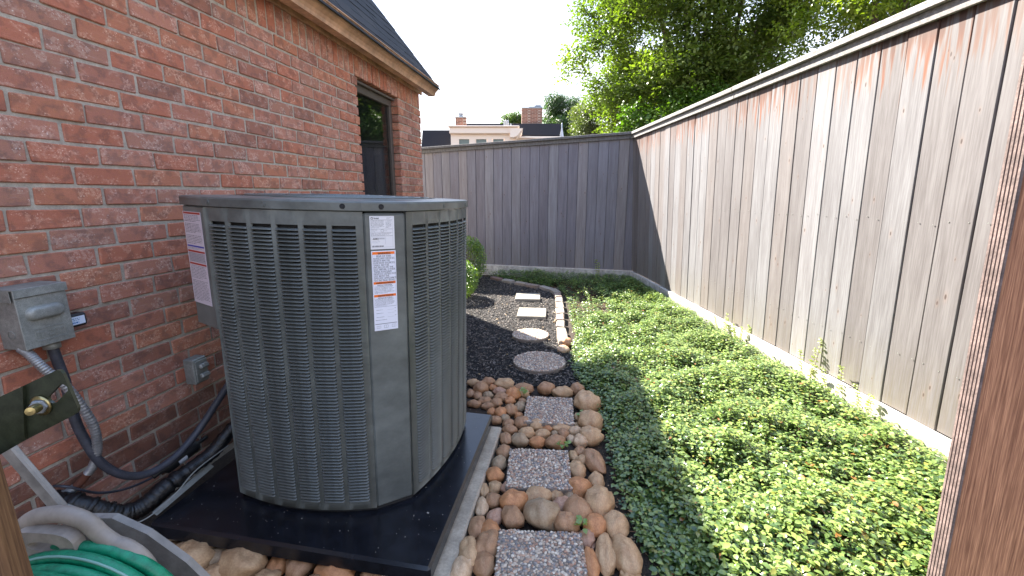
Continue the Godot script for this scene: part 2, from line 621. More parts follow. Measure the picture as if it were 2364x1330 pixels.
	for r in 8:
		for k in 3:
			var t := rnd(0.75, 1.0)
			cb.fill_rect(Rect2i((k * 32 + (16 if r % 2 else 0)) % 64, r * 8, 29, 6), Color(0.50 * t, 0.33 * t, 0.27 * t))
	M.chimney = mat(Color(1, 1, 1), 0.9, ImageTexture.create_from_image(cb), 1.8)

# ---------------------------------------------------------------- the brick house
func screen(p: Vector3) -> Vector3:    # where a point falls in the photograph (2364 x 1330) and how far off it is
	var q := p - Vector3(0, EYE, 0)
	var b := Basis(Vector3.RIGHT, -0.2149)
	q = b.inverse() * q
	return Vector3(1182 + 985.0 * q.x / -q.z, 665 - 985.0 * q.y / -q.z, -q.z)

func build_house() -> void:
	var root := base("brick_house", house_xf())
	tag(root, "red brick house wall with tan gutter and dark shingle roof", "house")
	# backing of mortar, with the window opening left out
	var st := st_new()
	for r in [[-2.0, 3.118, 0.0, 2.5], [3.874, 4.388, 0.0, 2.5], [3.118, 3.874, 0.0, 0.88], [3.118, 3.874, 2.075, 2.5]]:
		cbox(st, Vector3(-0.1005, (r[2] + r[3]) * 0.5, -(r[0] + r[1]) * 0.5), Vector3(0.19, r[3] - r[2], r[1] - r[0]), 0.0)
	obj("mortar_wall", done(st), M.mortar, root)
	st = st_new()   # the walls that the photo does not show, and a wing added for its shadow
	cbox(st, Vector3(-2.5, 1.25, -4.28), Vector3(4.6, 2.5, 0.2), 0.0)
	cbox(st, Vector3(-2.5, 1.25, 1.9), Vector3(4.6, 2.5, 0.2), 0.0)
	cbox(st, Vector3(-4.9, 1.25, -1.2), Vector3(0.2, 2.5, 6.4), 0.0)
	cbox(st, Vector3(-1.5, 1.15, -4.62), Vector3(2.44, 2.3, 0.46), 0.0)  # added unseen wing, sized for the shadow it casts over the path
	obj("rear_wall_and_added_wing", done(st), M.mortar, root)
	var shapes := []
	for i in 5:
		shapes.append(cbox_mesh(Vector3(0.1, 0.0585, 0.187), 0.003, Vector3(-0.05, 0, 0), 0.0022))
	var spots := []
	for k in 30:
		var h := MORTAR0 + COURSE * (k + 0.5)
		var j := (0.109 if k % 2 == 1 else 0.027) + rnd(-0.012, 0.012)
		var u := j - 0.197
		while u < 4.4:
			var nxt := u + 0.197 + rnd(-0.004, 0.004)
			var parts := [[maxf(u, 0.0), minf(nxt, 4.405)]]
			if h > 0.9 and h < 2.06:
				var cut := []
				for p in parts:
					cut.append([p[0], minf(p[1], 3.142)])
					cut.append([maxf(p[0], 3.850), p[1]])
				parts = cut
			for p in parts:
				if p[1] - p[0] > 0.035:
					var mid: float = (p[0] + p[1]) * 0.5
					var s := screen(root.transform * Vector3(0, h, -mid))
					var score := 1.0 / s.z
					if s.z < 0.2 or s.x < -80 or s.y < -60 or s.y > 1400 or (s.x > 500 and s.x < 1070 and s.y > 452):
						score = -1.0
					spots.append([score, mid, h, p[1] - p[0] - 0.010])
			u = nxt
	spots.sort_custom(func(a, b): return a[0] > b[0])
	var rest := []
	for m in M.brick:
		rest.append(st_new())
	for i in spots.size():
		var s: Array = spots[i]
		var sx: float = s[3] / 0.187
		var b := Basis.from_scale(Vector3(1, rnd(0.96, 1.03), sx)).rotated(Vector3.RIGHT, rnd(-0.009, 0.009)).rotated(Vector3.UP, rnd(-0.012, 0.012))
		if rng.randf() < 0.5:
			b = b * Basis(Vector3.RIGHT, PI)
		var xf := Transform3D(b, Vector3(rnd(-0.0025, 0.0025), s[2] + rnd(-0.0015, 0.0015), -s[1]))
		var tone: int = [0, 0, 0, 1, 1, 2, 3, 3, 4, 5, 5, 6][rng.randi() % 12]
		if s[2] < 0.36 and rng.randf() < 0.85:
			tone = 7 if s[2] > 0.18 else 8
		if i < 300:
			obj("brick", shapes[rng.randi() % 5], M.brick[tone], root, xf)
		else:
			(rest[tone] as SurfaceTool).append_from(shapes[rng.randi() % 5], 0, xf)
	var joined := ArrayMesh.new()
	for t in rest.size():
		(rest[t] as SurfaceTool).commit(joined)
		joined.surface_set_material(t, M.brick[t])
	kind(obj("brick", joined, null, root), "stuff")
	var sold := []
	for i in 4:
		sold.append(cbox_mesh(Vector3(0.1, 0.187, 0.0565), 0.003, Vector3(-0.05, 0, 0), 0.0022))
	for i in 64:
		var u := 0.1 + i * COURSE
		if u > 4.38:
			break
		var tone: int = [0, 3, 3, 5, 5, 1, 0][rng.randi() % 7]
		obj("soldier_brick", sold[rng.randi() % 4], M.brick[tone], root, Transform3D(Basis(Vector3.RIGHT, rnd(-0.01, 0.01)), Vector3(rnd(-0.003, 0.002), 2.160 + rnd(-0.002, 0.002), -u)))
	# eaves: frieze, soffit, gutter
	st = st_new()
	cbox(st, Vector3(0.013, 2.245, -1.21), Vector3(0.02, 0.085, 6.41), 0.002)
	obj("frieze_board", done(st), M.trim_paint, root)
	st = st_new()
	cbox(st, Vector3(0.058, 2.262, -1.21), Vector3(0.066, 0.012, 6.41), 0.001)
	obj("soffit", done(st), M.trim_paint, root)
	var prof := [Vector2(0.092, 2.275), Vector2(0.092, 2.188), Vector2(0.152, 2.188), Vector2(0.156, 2.206), Vector2(0.166, 2.222), Vector2(0.184, 2.236), Vector2(0.196, 2.250), Vector2(0.199, 2.276), Vector2(0.206, 2.278), Vector2(0.206, 2.284), Vector2(0.192, 2.284), Vector2(0.190, 2.256), Vector2(0.178, 2.242), Vector2(0.160, 2.228), Vector2(0.150, 2.210), Vector2(0.148, 2.194), Vector2(0.098, 2.194), Vector2(0.098, 2.275)]
	st = st_new()
	var swing := Transform3D(Basis(Vector3(1, 0, 0), Vector3(0, 0, -1), Vector3(0, 1, 0)), Vector3.ZERO)   # prism axis y -> -z, its z -> y
	prism(st, prof, -2.0, 4.415, swing)
	prism(st, [Vector2(0.092, 2.275), Vector2(0.092, 2.188), Vector2(0.152, 2.188), Vector2(0.166, 2.222), Vector2(0.196, 2.250), Vector2(0.199, 2.280)], 4.416, 4.421, swing)
	obj("gutter", done(st), M.trim_paint, root)
	# the roof slope
	var dirv := Vector2(-0.622, 0.783)
	var nrm := Vector2(0.783, 0.622)
	var a0 := Vector2(0.185, 2.262)
	var e0 := a0 + dirv * 4.0
	st = st_new()
	prism(st, [a0, e0, e0 - nrm * 0.06, a0 - nrm * 0.06], -2.0, 4.425, swing)
	var far := Vector2(2.0 * e0.x - a0.x, a0.y)
	prism(st, [e0, far, far - Vector2(0.04, -0.05), e0 - nrm * 0.065], -2.0, 4.425, swing)
	var roof := obj("roof", done(st), M.shingle[0], root)
	st = st_new()
	prism(st, [Vector2(0.0, 2.48), Vector2(-2.28, 5.2), Vector2(-4.7, 2.48)], 4.2, 4.38, swing)
	obj("gable_wall", done(st), M.mortar, root)
	var tab := cbox_mesh(Vector3(0.19, 0.010, 0.298), 0.002, Vector3.ZERO, 0.002)
	var tabs := st_new()
	var slope := Basis(Vector3(dirv.x, dirv.y, 0), Vector3(nrm.x, nrm.y, 0), Vector3(0, 0, -1))
	for r in 26:
		var u := 4.43 - 0.149 - (0.15 if r % 2 else 0.0) - rnd(0, 0.03)
		var first := true
		while u > -1.9:
			var q := a0 + dirv * (0.06 + r * 0.145) + nrm * (0.010 + rnd(0, 0.003))
			var ub := u
			var sz := 1.0
			if first and r % 2 == 1:
				obj("shingle", tab, M.shingle[rng.randi() % 4], roof, Transform3D(slope.rotated(Vector3(0, 0, 1), 0.03) * Basis.from_scale(Vector3(1, 1, 0.5)), Vector3(q.x, q.y, -(4.43 - 0.075))))
			first = false
			var xf := Transform3D(slope.rotated(Vector3(0, 0, 1), 0.03) * Basis.from_scale(Vector3(1, 1, sz)), Vector3(q.x, q.y, -ub))
			if r < 10 and u > 2.2:
				obj("shingle", tab, M.shingle[rng.randi() % 4], roof, xf)
			else:
				tabs.append_from(tab, 0, xf)
			u -= 0.302
	kind(obj("shingle", tabs.commit(), M.shingle[1], roof), "stuff")
	# window
	st = st_new()
	for r in [[3.142, 3.850, 1.985, 2.050], [3.142, 3.850, 0.905, 0.965], [3.142, 3.190, 0.965, 1.985], [3.800, 3.850, 0.965, 1.985]]:
		cbox(st, Vector3(-0.085, (r[2] + r[3]) * 0.5, -(r[0] + r[1]) * 0.5), Vector3(0.05, r[3] - r[2], r[1] - r[0]), 0.003)
	cbox(st, Vector3(-0.052, 2.045, -3.496), Vector3(0.05, 0.018, 0.708), 0.002)
	var win := obj("window", done(st), M.bronze, root)
	obj("pane", cbox_mesh(Vector3(0.004, 1.02, 0.61), 0.0, Vector3(-0.082, 1.475, -3.495)), M.glass, win)
	obj("dark_backing", cbox_mesh(Vector3(0.004, 1.02, 0.61), 0.0, Vector3(-0.105, 1.475, -3.495)), M.screen, win)  # dark sheet added behind the glass so that reflections show
	st = st_new()
	cbox(st, Vector3(-0.03, 0.875, -3.496), Vector3(0.16, 0.05, 0.74), 0.006)
	obj("sill", done(st), M.brick[3], win)

# ---------------------------------------------------------------- cooling unit
const F0 := Vector2(0.966, 1.224)
const R0 := Vector2(1.069, 1.310)
const COLW := 0.071
const GAP := 0.014
const LOUVER := 0.0119

func arc(p0: Vector2, phi0: float, k: float, s: float, front: bool) -> Array:   # [point (v, u), outward, along] on a bowed side of the unit
	var phi := phi0 + k * s
	var ds := (cos(phi0) - cos(phi)) / k
	var dc := (sin(phi) - sin(phi0)) / k
	if front:
		return [p0 + Vector2(-dc, ds), Vector2(-sin(phi), -cos(phi)), Vector2(-cos(phi), sin(phi))]
	return [p0 + Vector2(ds, dc), Vector2(cos(phi), -sin(phi)), Vector2(sin(phi), cos(phi))]

func side(s: float, front: bool) -> Array:
	return arc(F0, -0.364, 1.211, s, true) if front else arc(R0, 0.347, -0.91, s, false)

func loc(p: Vector2, h: float) -> Vector3:       # plan point (v, u) of the unit to its own axes
	return Vector3(p.x - 0.67, h, -(p.y - 1.58))

func unit_outline(off: float) -> Array:
	var o := []
	var lf := 0.5382
	for i in 9:
		var a := side(lf * (8 - i) / 8.0, true)
		o.append(a[0] + a[1] * off)
	var lr := 0.556
	for i in 9:
		var a := side(lr * i / 8.0, false)
		o.append(a[0] + a[1] * off)
	for p in [Vector2(1.05, 1.955), Vector2(0.93, 1.985), Vector2(0.70, 2.0), Vector2(0.45, 1.985), Vector2(0.33, 1.94), Vector2(0.285, 1.85), Vector2(0.275, 1.55), Vector2(0.30, 1.262)]:
		o.append(p + (p - Vector2(0.68, 1.6)).normalized() * off)
	return o

func casing_outline(off: float) -> Array:    # the same, but set in below the control cover at the left
	var o := unit_outline(off)
	var q := []
	for p: Vector2 in o:
		if p.x > 0.43 or p.y < 1.25 and p.x > 0.42:
			q.append(p)
	q.append(Vector2(0.445 - off * 0.4, 1.90))
	return q

func unit_xf() -> Transform3D:
	var b := Basis(Vector3.UP, HOUSE_TURN) * Basis(Vector3(0, 0, 1), -0.026)
	return Transform3D(b * Basis.from_scale(Vector3(1, 0.991, 1)), house(1.58, 0.67, 0.14))

func flat_xf(p: Vector2, q: Vector2, off: float) -> Transform3D:    # a frame on the flat of the casing between two plan points: x from p to q, z outwards
	var x := (loc(q, 0) - loc(p, 0)).normalized()
	var z := x.cross(Vector3.UP)
	return Transform3D(Basis(x, Vector3.UP, z), loc(p, 0) + z * off)

func louver_mesh() -> ArrayMesh:
	var st := st_new()
	st.set_smooth_group(0)
	var xs := [-0.5 * COLW, -0.5 * COLW + 0.002, -0.5 * COLW + 0.007, 0.0, 0.5 * COLW - 0.007, 0.5 * COLW - 0.002, 0.5 * COLW]
	var reach := [0.05, 0.6, 1.0, 1.0, 1.0, 0.6, 0.05]
	var prof := [Vector2(-0.0075, 0.0020), Vector2(0.0024, -0.0008), Vector2(0.0064, -0.0030), Vector2(0.0070, -0.0045), Vector2(0.0056, -0.0053)]
	for i in xs.size() - 1:
		for j in prof.size() - 1:
			var q := []
			for e in [[i, j], [i, j + 1], [i + 1, j + 1], [i + 1, j]]:
				var p: Vector2 = prof[e[1]]
				var k: float = reach[e[0]]
				q.append(Vector3(xs[e[0]], p.y, p.x * k if p.x > 0 else p.x))
			quad(st, q[0], q[1], q[2], q[3])
	return done(st)

func build_unit() -> void:
	var root := base("air_conditioner", unit_xf())
	tag(root, "dark grey louvered outdoor air conditioner with warning stickers", "air conditioner")
	var louver := louver_mesh()
	var made := 0
	# an inner body that shows dark between the louvers
	var st := st_new()
	var inner := []
	for p in casing_outline(-0.022):
		inner.append(Vector2(p.x - 0.67, -(p.y - 1.58)))
	prism(st, inner, 0.004, 1.03)
	obj("coil", done(st), M.unit_dark, root)
	st = st_new()
	var foot := []
	for p in casing_outline(-0.012):
		foot.append(Vector2(p.x - 0.67, -(p.y - 1.58)))
	prism(st, foot, -0.016, 0.004)
	obj("base_pan", done(st), M.unit_dark, root)
	for front in [true, false]:
		var total := 0.5382 if front else 0.556
		var m := (total - 6 * COLW - 5 * GAP) * 0.5
		st = st_new()
		st.set_smooth_group(1)
		var bars := [[0.0, m, 0.0, 1.047]]
		for i in 6:
			var a := m + i * (COLW + GAP)
			bars.append([a + COLW, a + COLW + (GAP if i < 5 else m), 0.0, 1.047])
			for piece in 4:
				bars.append([a + COLW * piece / 4.0, a + COLW * (piece + 1) / 4.0, 0.0, 0.034])
				bars.append([a + COLW * piece / 4.0, a + COLW * (piece + 1) / 4.0, 1.004, 1.047])
		for b in bars:
			var p := side(b[0], front)
			var q := side(b[1], front)
			var pi_: Vector2 = p[0] - p[1] * 0.010
			var qi: Vector2 = q[0] - q[1] * 0.010
			var lo: float = b[2]
			var hi: float = b[3]
			if front:
				quad(st, loc(q[0], lo), loc(p[0], lo), loc(p[0], hi), loc(q[0], hi))
			else:
				quad(st, loc(p[0], lo), loc(q[0], lo), loc(q[0], hi), loc(p[0], hi))
			if hi - lo > 1.0:
				quad(st, loc(p[0], lo), loc(pi_, lo), loc(pi_, hi), loc(p[0], hi))
				quad(st, loc(q[0], lo), loc(qi, lo), loc(qi, hi), loc(q[0], hi))
			elif lo == 0.0:
				quad(st, loc(p[0], lo), loc(q[0], lo), loc(qi, lo), loc(pi_, lo))
		var panel := obj("louver_panel", done(st), M.unit_paint, root)
		var rest := st_new()
		for ii in 6:
			var i := ii
			var a := side(m + i * (COLW + GAP) + COLW * 0.5, front)
			var along: Vector2 = a[2]
			var x := loc(a[0] + along, 0) - loc(a[0], 0)
			var z := loc(a[0] + a[1], 0) - loc(a[0], 0)
			if x.cross(Vector3.UP).dot(z) < 0:
				x = -x
			for k in 81:
				var xf := Transform3D(Basis(x, Vector3.UP, z), loc(a[0], 0.0395 + k * LOUVER))
				if front and made < 300:
					obj("louver", louver, M.unit_paint, panel, xf)
					made += 1
				else:
					rest.append_from(louver, 0, xf)
		kind(obj("louver", rest.commit(), M.unit_paint, panel), "stuff")
	# plain corner post with the stickers
	st = st_new()
	var cx := flat_xf(F0, R0, 0.0)
	var w := F0.distance_to(R0)
	cbox(st, Vector3(w * 0.5, 0.522, -0.008), Vector3(w - 0.004, 1.044, 0.018), 0.006, cx)
	obj("corner_post", done(st), M.unit_paint, root)
	# control cover on the far left, cut short above the pipes
	st = st_new()
	var lp := side(0.5382, true)
	var L0: Vector2 = lp[0]
	var L1 := Vector2(0.300, 1.262)
	var lx := flat_xf(L1, L0, 0.0)
	var lw := L0.distance_to(L1)
	cbox(st, Vector3(lw * 0.5, 0.84, -0.006), Vector3(lw - 0.003, 0.414, 0.014), 0.004, lx)
	var bx := flat_xf(Vector2(0.275, 1.75), L1, 0.0)
	cbox(st, Vector3(0.24, 0.84, -0.008), Vector3(0.48, 0.414, 0.014), 0.004, bx)
	obj("control_cover", done(st), M.unit_paint, root)
	# top: an overhanging cap with rounded edge, screws, fan guard
	st = st_new()
	var levels := [[0.004, 1.049], [0.006, 1.051], [0.006, 1.0735], [0.0035, 1.0785], [-0.004, 1.0803], [-0.03, 1.082], [-0.12, 1.084]]
	for i in levels.size() - 1:
		var oa := unit_outline(levels[i][0])
		var ob := unit_outline(levels[i + 1][0])
		if i >= 4:
			ob = []
			for p in unit_outline(0.0):
				ob.append(Vector2(0.68, 1.61).lerp(p, 0.93 if i == 4 else 0.74))
		if i == 5:
			oa = []
			for p in unit_outline(0.0):
				oa.append(Vector2(0.68, 1.61).lerp(p, 0.93))
		for k in oa.size():
			var k2 := (k + 1) % oa.size()
			st.set_smooth_group((i * 10 + (1 if k < 8 else (2 if k > 8 and k < 17 else 3))) if k != 8 else -1)
			quad(st, loc(oa[k], levels[i][1]), loc(oa[k2], levels[i][1]), loc(ob[k2], levels[i + 1][1]), loc(ob[k], levels[i + 1][1]))
	st.set_smooth_group(-1)
	var under := unit_outline(0.005)
	for k in under.size():
		var k2 := (k + 1) % under.size()
		tri(st, loc(Vector2(0.68, 1.61), 1.049), loc(under[k2], 1.050), loc(under[k], 1.050))
	var cap := obj("top_cap", done(st), M.unit_paint, root)
	for e in [[0.055, true], [0.29, true], [0.505, true], [-1.0, true], [0.22, false], [0.48, false]]:
		var at: Vector2
		var n: Vector2
		if e[0] < 0.0:
			at = F0.lerp(R0, 0.42)
			n = Vector2(R0.y - F0.y, F0.x - R0.x).normalized()
		else:
			var a := side(e[0], e[1])
			at = a[0]
			n = a[1]
		st = st_new()
		var z := Vector3(n.x, 0, -n.y)
		var sx := Transform3D(Basis(Vector3.UP.cross(z), z, Vector3.UP.cross(z).cross(z)), loc(at + n * 0.0062, 1.063))
		lathe(st, [Vector2(0.0, -0.001), Vector2(0.0085, -0.001), Vector2(0.0080, 0.0006), Vector2(0.0070, 0.0006), Vector2(0.0058, -0.0004), Vector2(0.0046, -0.0004), Vector2(0.0044, 0.0012), Vector2(0.0, 0.0014)], sx, 14, false)
		obj("screw", done(st), M.unit_dark if e[0] < 0.1 else M.unit_paint, cap)
	st = st_new()
	for r in [0.10, 0.15, 0.20, 0.25, 0.30, 0.335]:
		var ring := []
		for k in 33:
			ring.append(Vector3(0.01 + r * cos(TAU * k / 32.0), 1.085 + 0.006 * (1.0 - r / 0.335), -0.03 + r * sin(TAU * k / 32.0)))
		tube(st, PackedVector3Array(ring), [0.004], 6)
	for k in 8:
		var d := Vector3(cos(TAU * k / 8.0), 0, sin(TAU * k / 8.0))
		tube(st, PackedVector3Array([Vector3(0.01, 1.091, -0.03), Vector3(0.01, 1.085, -0.03) + d * 0.335]), [0.003], 6)
	obj("fan_guard", done(st), M.unit_paint, root)
	st = st_new()
	lathe(st, [Vector2(0.0, 1.02), Vector2(0.33, 1.02), Vector2(0.33, 1.03), Vector2(0.0, 1.03)], Transform3D(Basis.IDENTITY, Vector3(0.01, 0, -0.03)), 24)
	obj("fan_well", done(st), M.unit_dark, root)
	stickers(root, cx, w, lx, lw)

func sticker(root: Node, called: String, xf: Transform3D, w: float, h: float, tex: Texture2D, label: String) -> MeshInstance3D:   # a thin plate whose upper left corner is at xf, print on its +z face
	var st := st_new()
	for f in [[0.0008, [Vector3(0, 0, 0), Vector3(0, -h, 0), Vector3(w, -h, 0), Vector3(w, 0, 0)]]]:
		var p := []
		for q: Vector3 in f[1]:
			p.append(q + Vector3(0, 0, f[0]))
		quad_uv(st, p, [Vector2(0, 0), Vector2(0, 1), Vector2(1, 1), Vector2(1, 0)])
		for k in 4:
			var a: Vector3 = p[k]
			var b: Vector3 = p[(k + 1) % 4]
			quad_uv(st, [a, a - Vector3(0, 0, 0.0008), b - Vector3(0, 0, 0.0008), b], [Vector2.ZERO, Vector2.ZERO, Vector2.ZERO, Vector2.ZERO])
	var m := StandardMaterial3D.new()
	m.albedo_texture = tex
	m.roughness = 0.42
	var o := obj(called, done(st), m, root, xf)
	o.set_meta("label", label)
	return o

func stickers(root: Node3D, cx: Transform3D, w: float, lx: Transform3D, lw: float) -> void:
	var ink := Color(0.22, 0.22, 0.24)
	var grey := Color(0.45, 0.45, 0.47)
	var plate_tex := print_tex(232, 320, Color(0.86, 0.85, 0.86), func(im: Image):
		im.fill_rect(Rect2i(8, 8, 214, 1), grey); im.fill_rect(Rect2i(8, 300, 214, 1), grey); im.fill_rect(Rect2i(8, 8, 1, 292), grey); im.fill_rect(Rect2i(214, 8, 1, 292), grey)
		im.fill_rect(Rect2i(8, 36, 206, 2), ink); im.fill_rect(Rect2i(8, 124, 206, 2), ink); im.fill_rect(Rect2i(8, 158, 206, 1), ink); im.fill_rect(Rect2i(8, 190, 206, 2), ink)
		small_print(im, 160, 16, 48, 2, 9, ink, 3)
		small_print(im, 12, 44, 130, 7, 11, ink, 4)
		small_print(im, 150, 46, 58, 6, 12, ink, 4)
		small_print(im, 12, 131, 60, 3, 9, grey, 3)
		small_print(im, 130, 140, 50, 1, 9, grey, 3)
		small_print(im, 12, 164, 195, 3, 9, ink, 3)
		im.fill_rect(Rect2i(14, 204, 128, 1), grey); im.fill_rect(Rect2i(142, 204, 1, 70), grey)
		small_print(im, 18, 238, 80, 3, 9, grey, 2)
		var x := 16
		while x < 124:
			var b := int(rnd(1, 4))
			im.fill_rect(Rect2i(x, 284, b, 14), ink)
			x += b + int(rnd(1, 3)))
	var s := 0.104 / 320.0
	var at := cx * Transform3D(Basis.IDENTITY, Vector3(w * 0.150, 1.0345, 0.0015))
	var plate := sticker(root, "rating_plate", at, 232 * s, 0.104, plate_tex, "pale grey data plate with fine print and a bar code")
	letters("TRANE", 0.0055, M.ink, plate, Transform3D(Basis.IDENTITY, Vector3(36 * s, -13 * s, 0.0009)), true)
	letters("AHRI", 0.0072, M.ink, plate, Transform3D(Basis.IDENTITY, Vector3(22 * s, -206 * s, 0.0009)), true)
	letters("CERTIFIED", 0.0044, M.dull_steel, plate, Transform3D(Basis.IDENTITY, Vector3(74 * s, -210 * s, 0.0009)))
	var st := st_new()
	lathe(st, [Vector2(0.0022, 0), Vector2(0.0035, 0), Vector2(0.0035, 0.0005), Vector2(0.0022, 0.0005)], Transform3D(Basis(Vector3.RIGHT, PI / 2), Vector3(22 * s, -21 * s, 0.0009)), 14)
	lathe(st, [Vector2(0.0042, 0), Vector2(0.0046, 0), Vector2(0.0046, 0.0005), Vector2(0.0042, 0.0005)], Transform3D(Basis(Vector3.RIGHT, PI / 2), Vector3(116 * s, -141 * s, 0.0009)), 14)
	obj("emblem", done(st), M.ink, plate)
	var warn_tex := print_tex(232, 800, Color(0.87, 0.87, 0.91), func(im: Image):
		im.fill_rect(Rect2i(8, 10, 214, 26), Color(0.95, 0.45, 0.10)); im.fill_rect(Rect2i(8, 304, 214, 24), Color(0.95, 0.45, 0.10)); im.fill_rect(Rect2i(8, 432, 214, 24), Color(0.95, 0.45, 0.10))
		for r in [[8, 10, 1, 546], [221, 10, 1, 546], [8, 556, 214, 2]]:
			im.fill_rect(Rect2i(r[0], r[1], r[2], r[3]), ink)
		small_print(im, 16, 350, 196, 7, 11, ink, 4)
		small_print(im, 16, 478, 196, 7, 11, ink, 4)
		for y in [586, 620, 660]:
			small_print(im, 26, y, 104, 1, 9, ink, 4)
			im.fill_rect(Rect2i(134, y + 5, 66, 1), grey)
			small_print(im, 204, y - 8, 20, 1, 9, ink, 4)
		small_print(im, 14, 690, 160, 1, 9, ink, 4)
		im.fill_rect(Rect2i(8, 730, 214, 5), ink)
		for r in [[22, 752, 38, 22], [94, 748, 38, 28], [172, 748, 38, 26]]:
			im.fill_rect(Rect2i(r[0], r[1], r[2], 2), grey); im.fill_rect(Rect2i(r[0], r[1] + r[3], r[2], 2), grey)
			im.fill_rect(Rect2i(r[0], r[1], 2, r[3]), grey); im.fill_rect(Rect2i(r[0] + r[2] / 2, r[1], 2, r[3]), grey); im.fill_rect(Rect2i(r[0] + r[2], r[1], 2, r[3]), grey))
	var wt := cx * Transform3D(Basis.IDENTITY, Vector3(w * 0.156, 0.9255, 0.0015))
	var hh := 0.264
	var warn := sticker(root, "warning_sticker", wt, 0.0762, hh, warn_tex, "tall white warning sticker with orange bands and capital lettering")
	var px := hh / 800.0
	letters("WARNING", 0.0082, M.ink, warn, Transform3D(Basis.IDENTITY, Vector3(0.040, -12 * px, 0.0009)), true, HORIZONTAL_ALIGNMENT_CENTER)
	letters("RISK OF FIRE", 0.0082, M.ink, warn, Transform3D(Basis.IDENTITY, Vector3(0.038, -38 * px, 0.0009)), false, HORIZONTAL_ALIGNMENT_CENTER)
	var rows := ["AUXILIARY DEVICES", "WHICH MAY BE", "IGNITION SOURCES", "SHALL NOT BE", "INSTALLED IN THE", "DUCTWORK, OTHER", "THAN AUXILIARY", "DEVICES LISTED FOR", "USE WITH THE", "SPECIFIC APPLIANCE.", "SEE INSTRUCTIONS."]
	for i in rows.size():
		letters(rows[i], 0.0076, M.ink, warn, Transform3D(Basis.IDENTITY, Vector3(0.0048, -(62 + i * 21.6) * px, 0.0009)))
	letters("AVERTISSEMENT", 0.0074, M.ink, warn, Transform3D(Basis.IDENTITY, Vector3(0.040, -305 * px, 0.0009)), true, HORIZONTAL_ALIGNMENT_CENTER)
	letters("RISQUE D'INCENDIE", 0.0052, M.ink, warn, Transform3D(Basis.IDENTITY, Vector3(0.038, -331 * px, 0.0009)), false, HORIZONTAL_ALIGNMENT_CENTER)
	letters("ADVERTENCIA", 0.0074, M.ink, warn, Transform3D(Basis.IDENTITY, Vector3(0.040, -433 * px, 0.0009)), true, HORIZONTAL_ALIGNMENT_CENTER)
	letters("RIESGO DE FUEGO", 0.0056, M.ink, warn, Transform3D(Basis.IDENTITY, Vector3(0.038, -458 * px, 0.0009)), false, HORIZONTAL_ALIGNMENT_CENTER)
	var red := Color(0.66, 0.20, 0.14)
	var side_tex := print_tex(150, 660, Color(0.80, 0.76, 0.79), func(im: Image):
		for y in [4, 272, 362]:
			im.fill_rect(Rect2i(4, y, 142, 13), red)
		im.fill_rect(Rect2i(4, 236, 142, 11), Color(0.20, 0.22, 0.62))
		im.fill_rect(Rect2i(6, 288, 138, 68), Color(0.66, 0.63, 0.66))
		small_print(im, 8, 24, 134, 5, 10, ink, 4)
		small_print(im, 8, 82, 134, 7, 10, ink, 4)
		small_print(im, 8, 164, 134, 6, 11, ink, 4)
		small_print(im, 8, 252, 120, 2, 9, ink, 3)
		small_print(im, 8, 292, 134, 6, 11, grey, 4)
		small_print(im, 8, 382, 134, 9, 11, ink, 4)
		small_print(im, 8, 490, 134, 14, 11, ink, 4))
	sticker(root, "caution_sticker", lx * Transform3D(Basis.IDENTITY, Vector3(0.004, 1.028, 0.0018)), lw * 0.83, 0.315, side_tex, "pale caution sticker with red and blue bands on the left corner")

func build_pad() -> void:
	var st := st_new()
	cbox(st, Vector3(0.735 - 0.67, -0.047, -(1.505 - 1.58)), Vector3(0.995, 0.062, 0.95), 0.009)
	var pad := obj("equipment_pad", done(st), M.black_plastic, null, unit_xf())
	var xfs := []
	var cols := []
	for i in 300:
		var s := rnd(0.0010, 0.0034) if i < 280 else rnd(0.004, 0.009)
		xfs.append(Transform3D(Basis(Vector3.UP, rnd(0, TAU)) * Basis.from_scale(Vector3(s, 0.0008, s * rnd(0.25, 0.8))), Vector3(rnd(-0.42, 0.55), -0.0155, rnd(-0.38, 0.54))))
		cols.append(Color(0.40, 0.36, 0.31) * rnd(0.15, 1.0))
	many("grit", cbox_mesh(Vector3.ONE, 0.0), M.chip, xfs, cols, pad)
	tag(pad, "black plastic pad under the air conditioner", "pad")
	st = st_new()
	cbox(st, Vector3(1.165, -0.01, -1.52), Vector3(0.225, 0.10, 0.93), 0.007)
	var slab := obj("concrete_strip", done(st), M.concrete, null, house_xf())
	tag(slab, "long pale concrete strip along the right side of the black pad", "slab")

# ---------------------------------------------------------------- things on the house wall
func wall_tube(pts: Array, r: float, sides := 14) -> ArrayMesh:    # pts: (u, h, v)
	var q := []
	for p in pts:
		q.append(Vector3(p[2], p[1], -p[0]))
	return tube_mesh(q, r, sides, 8)

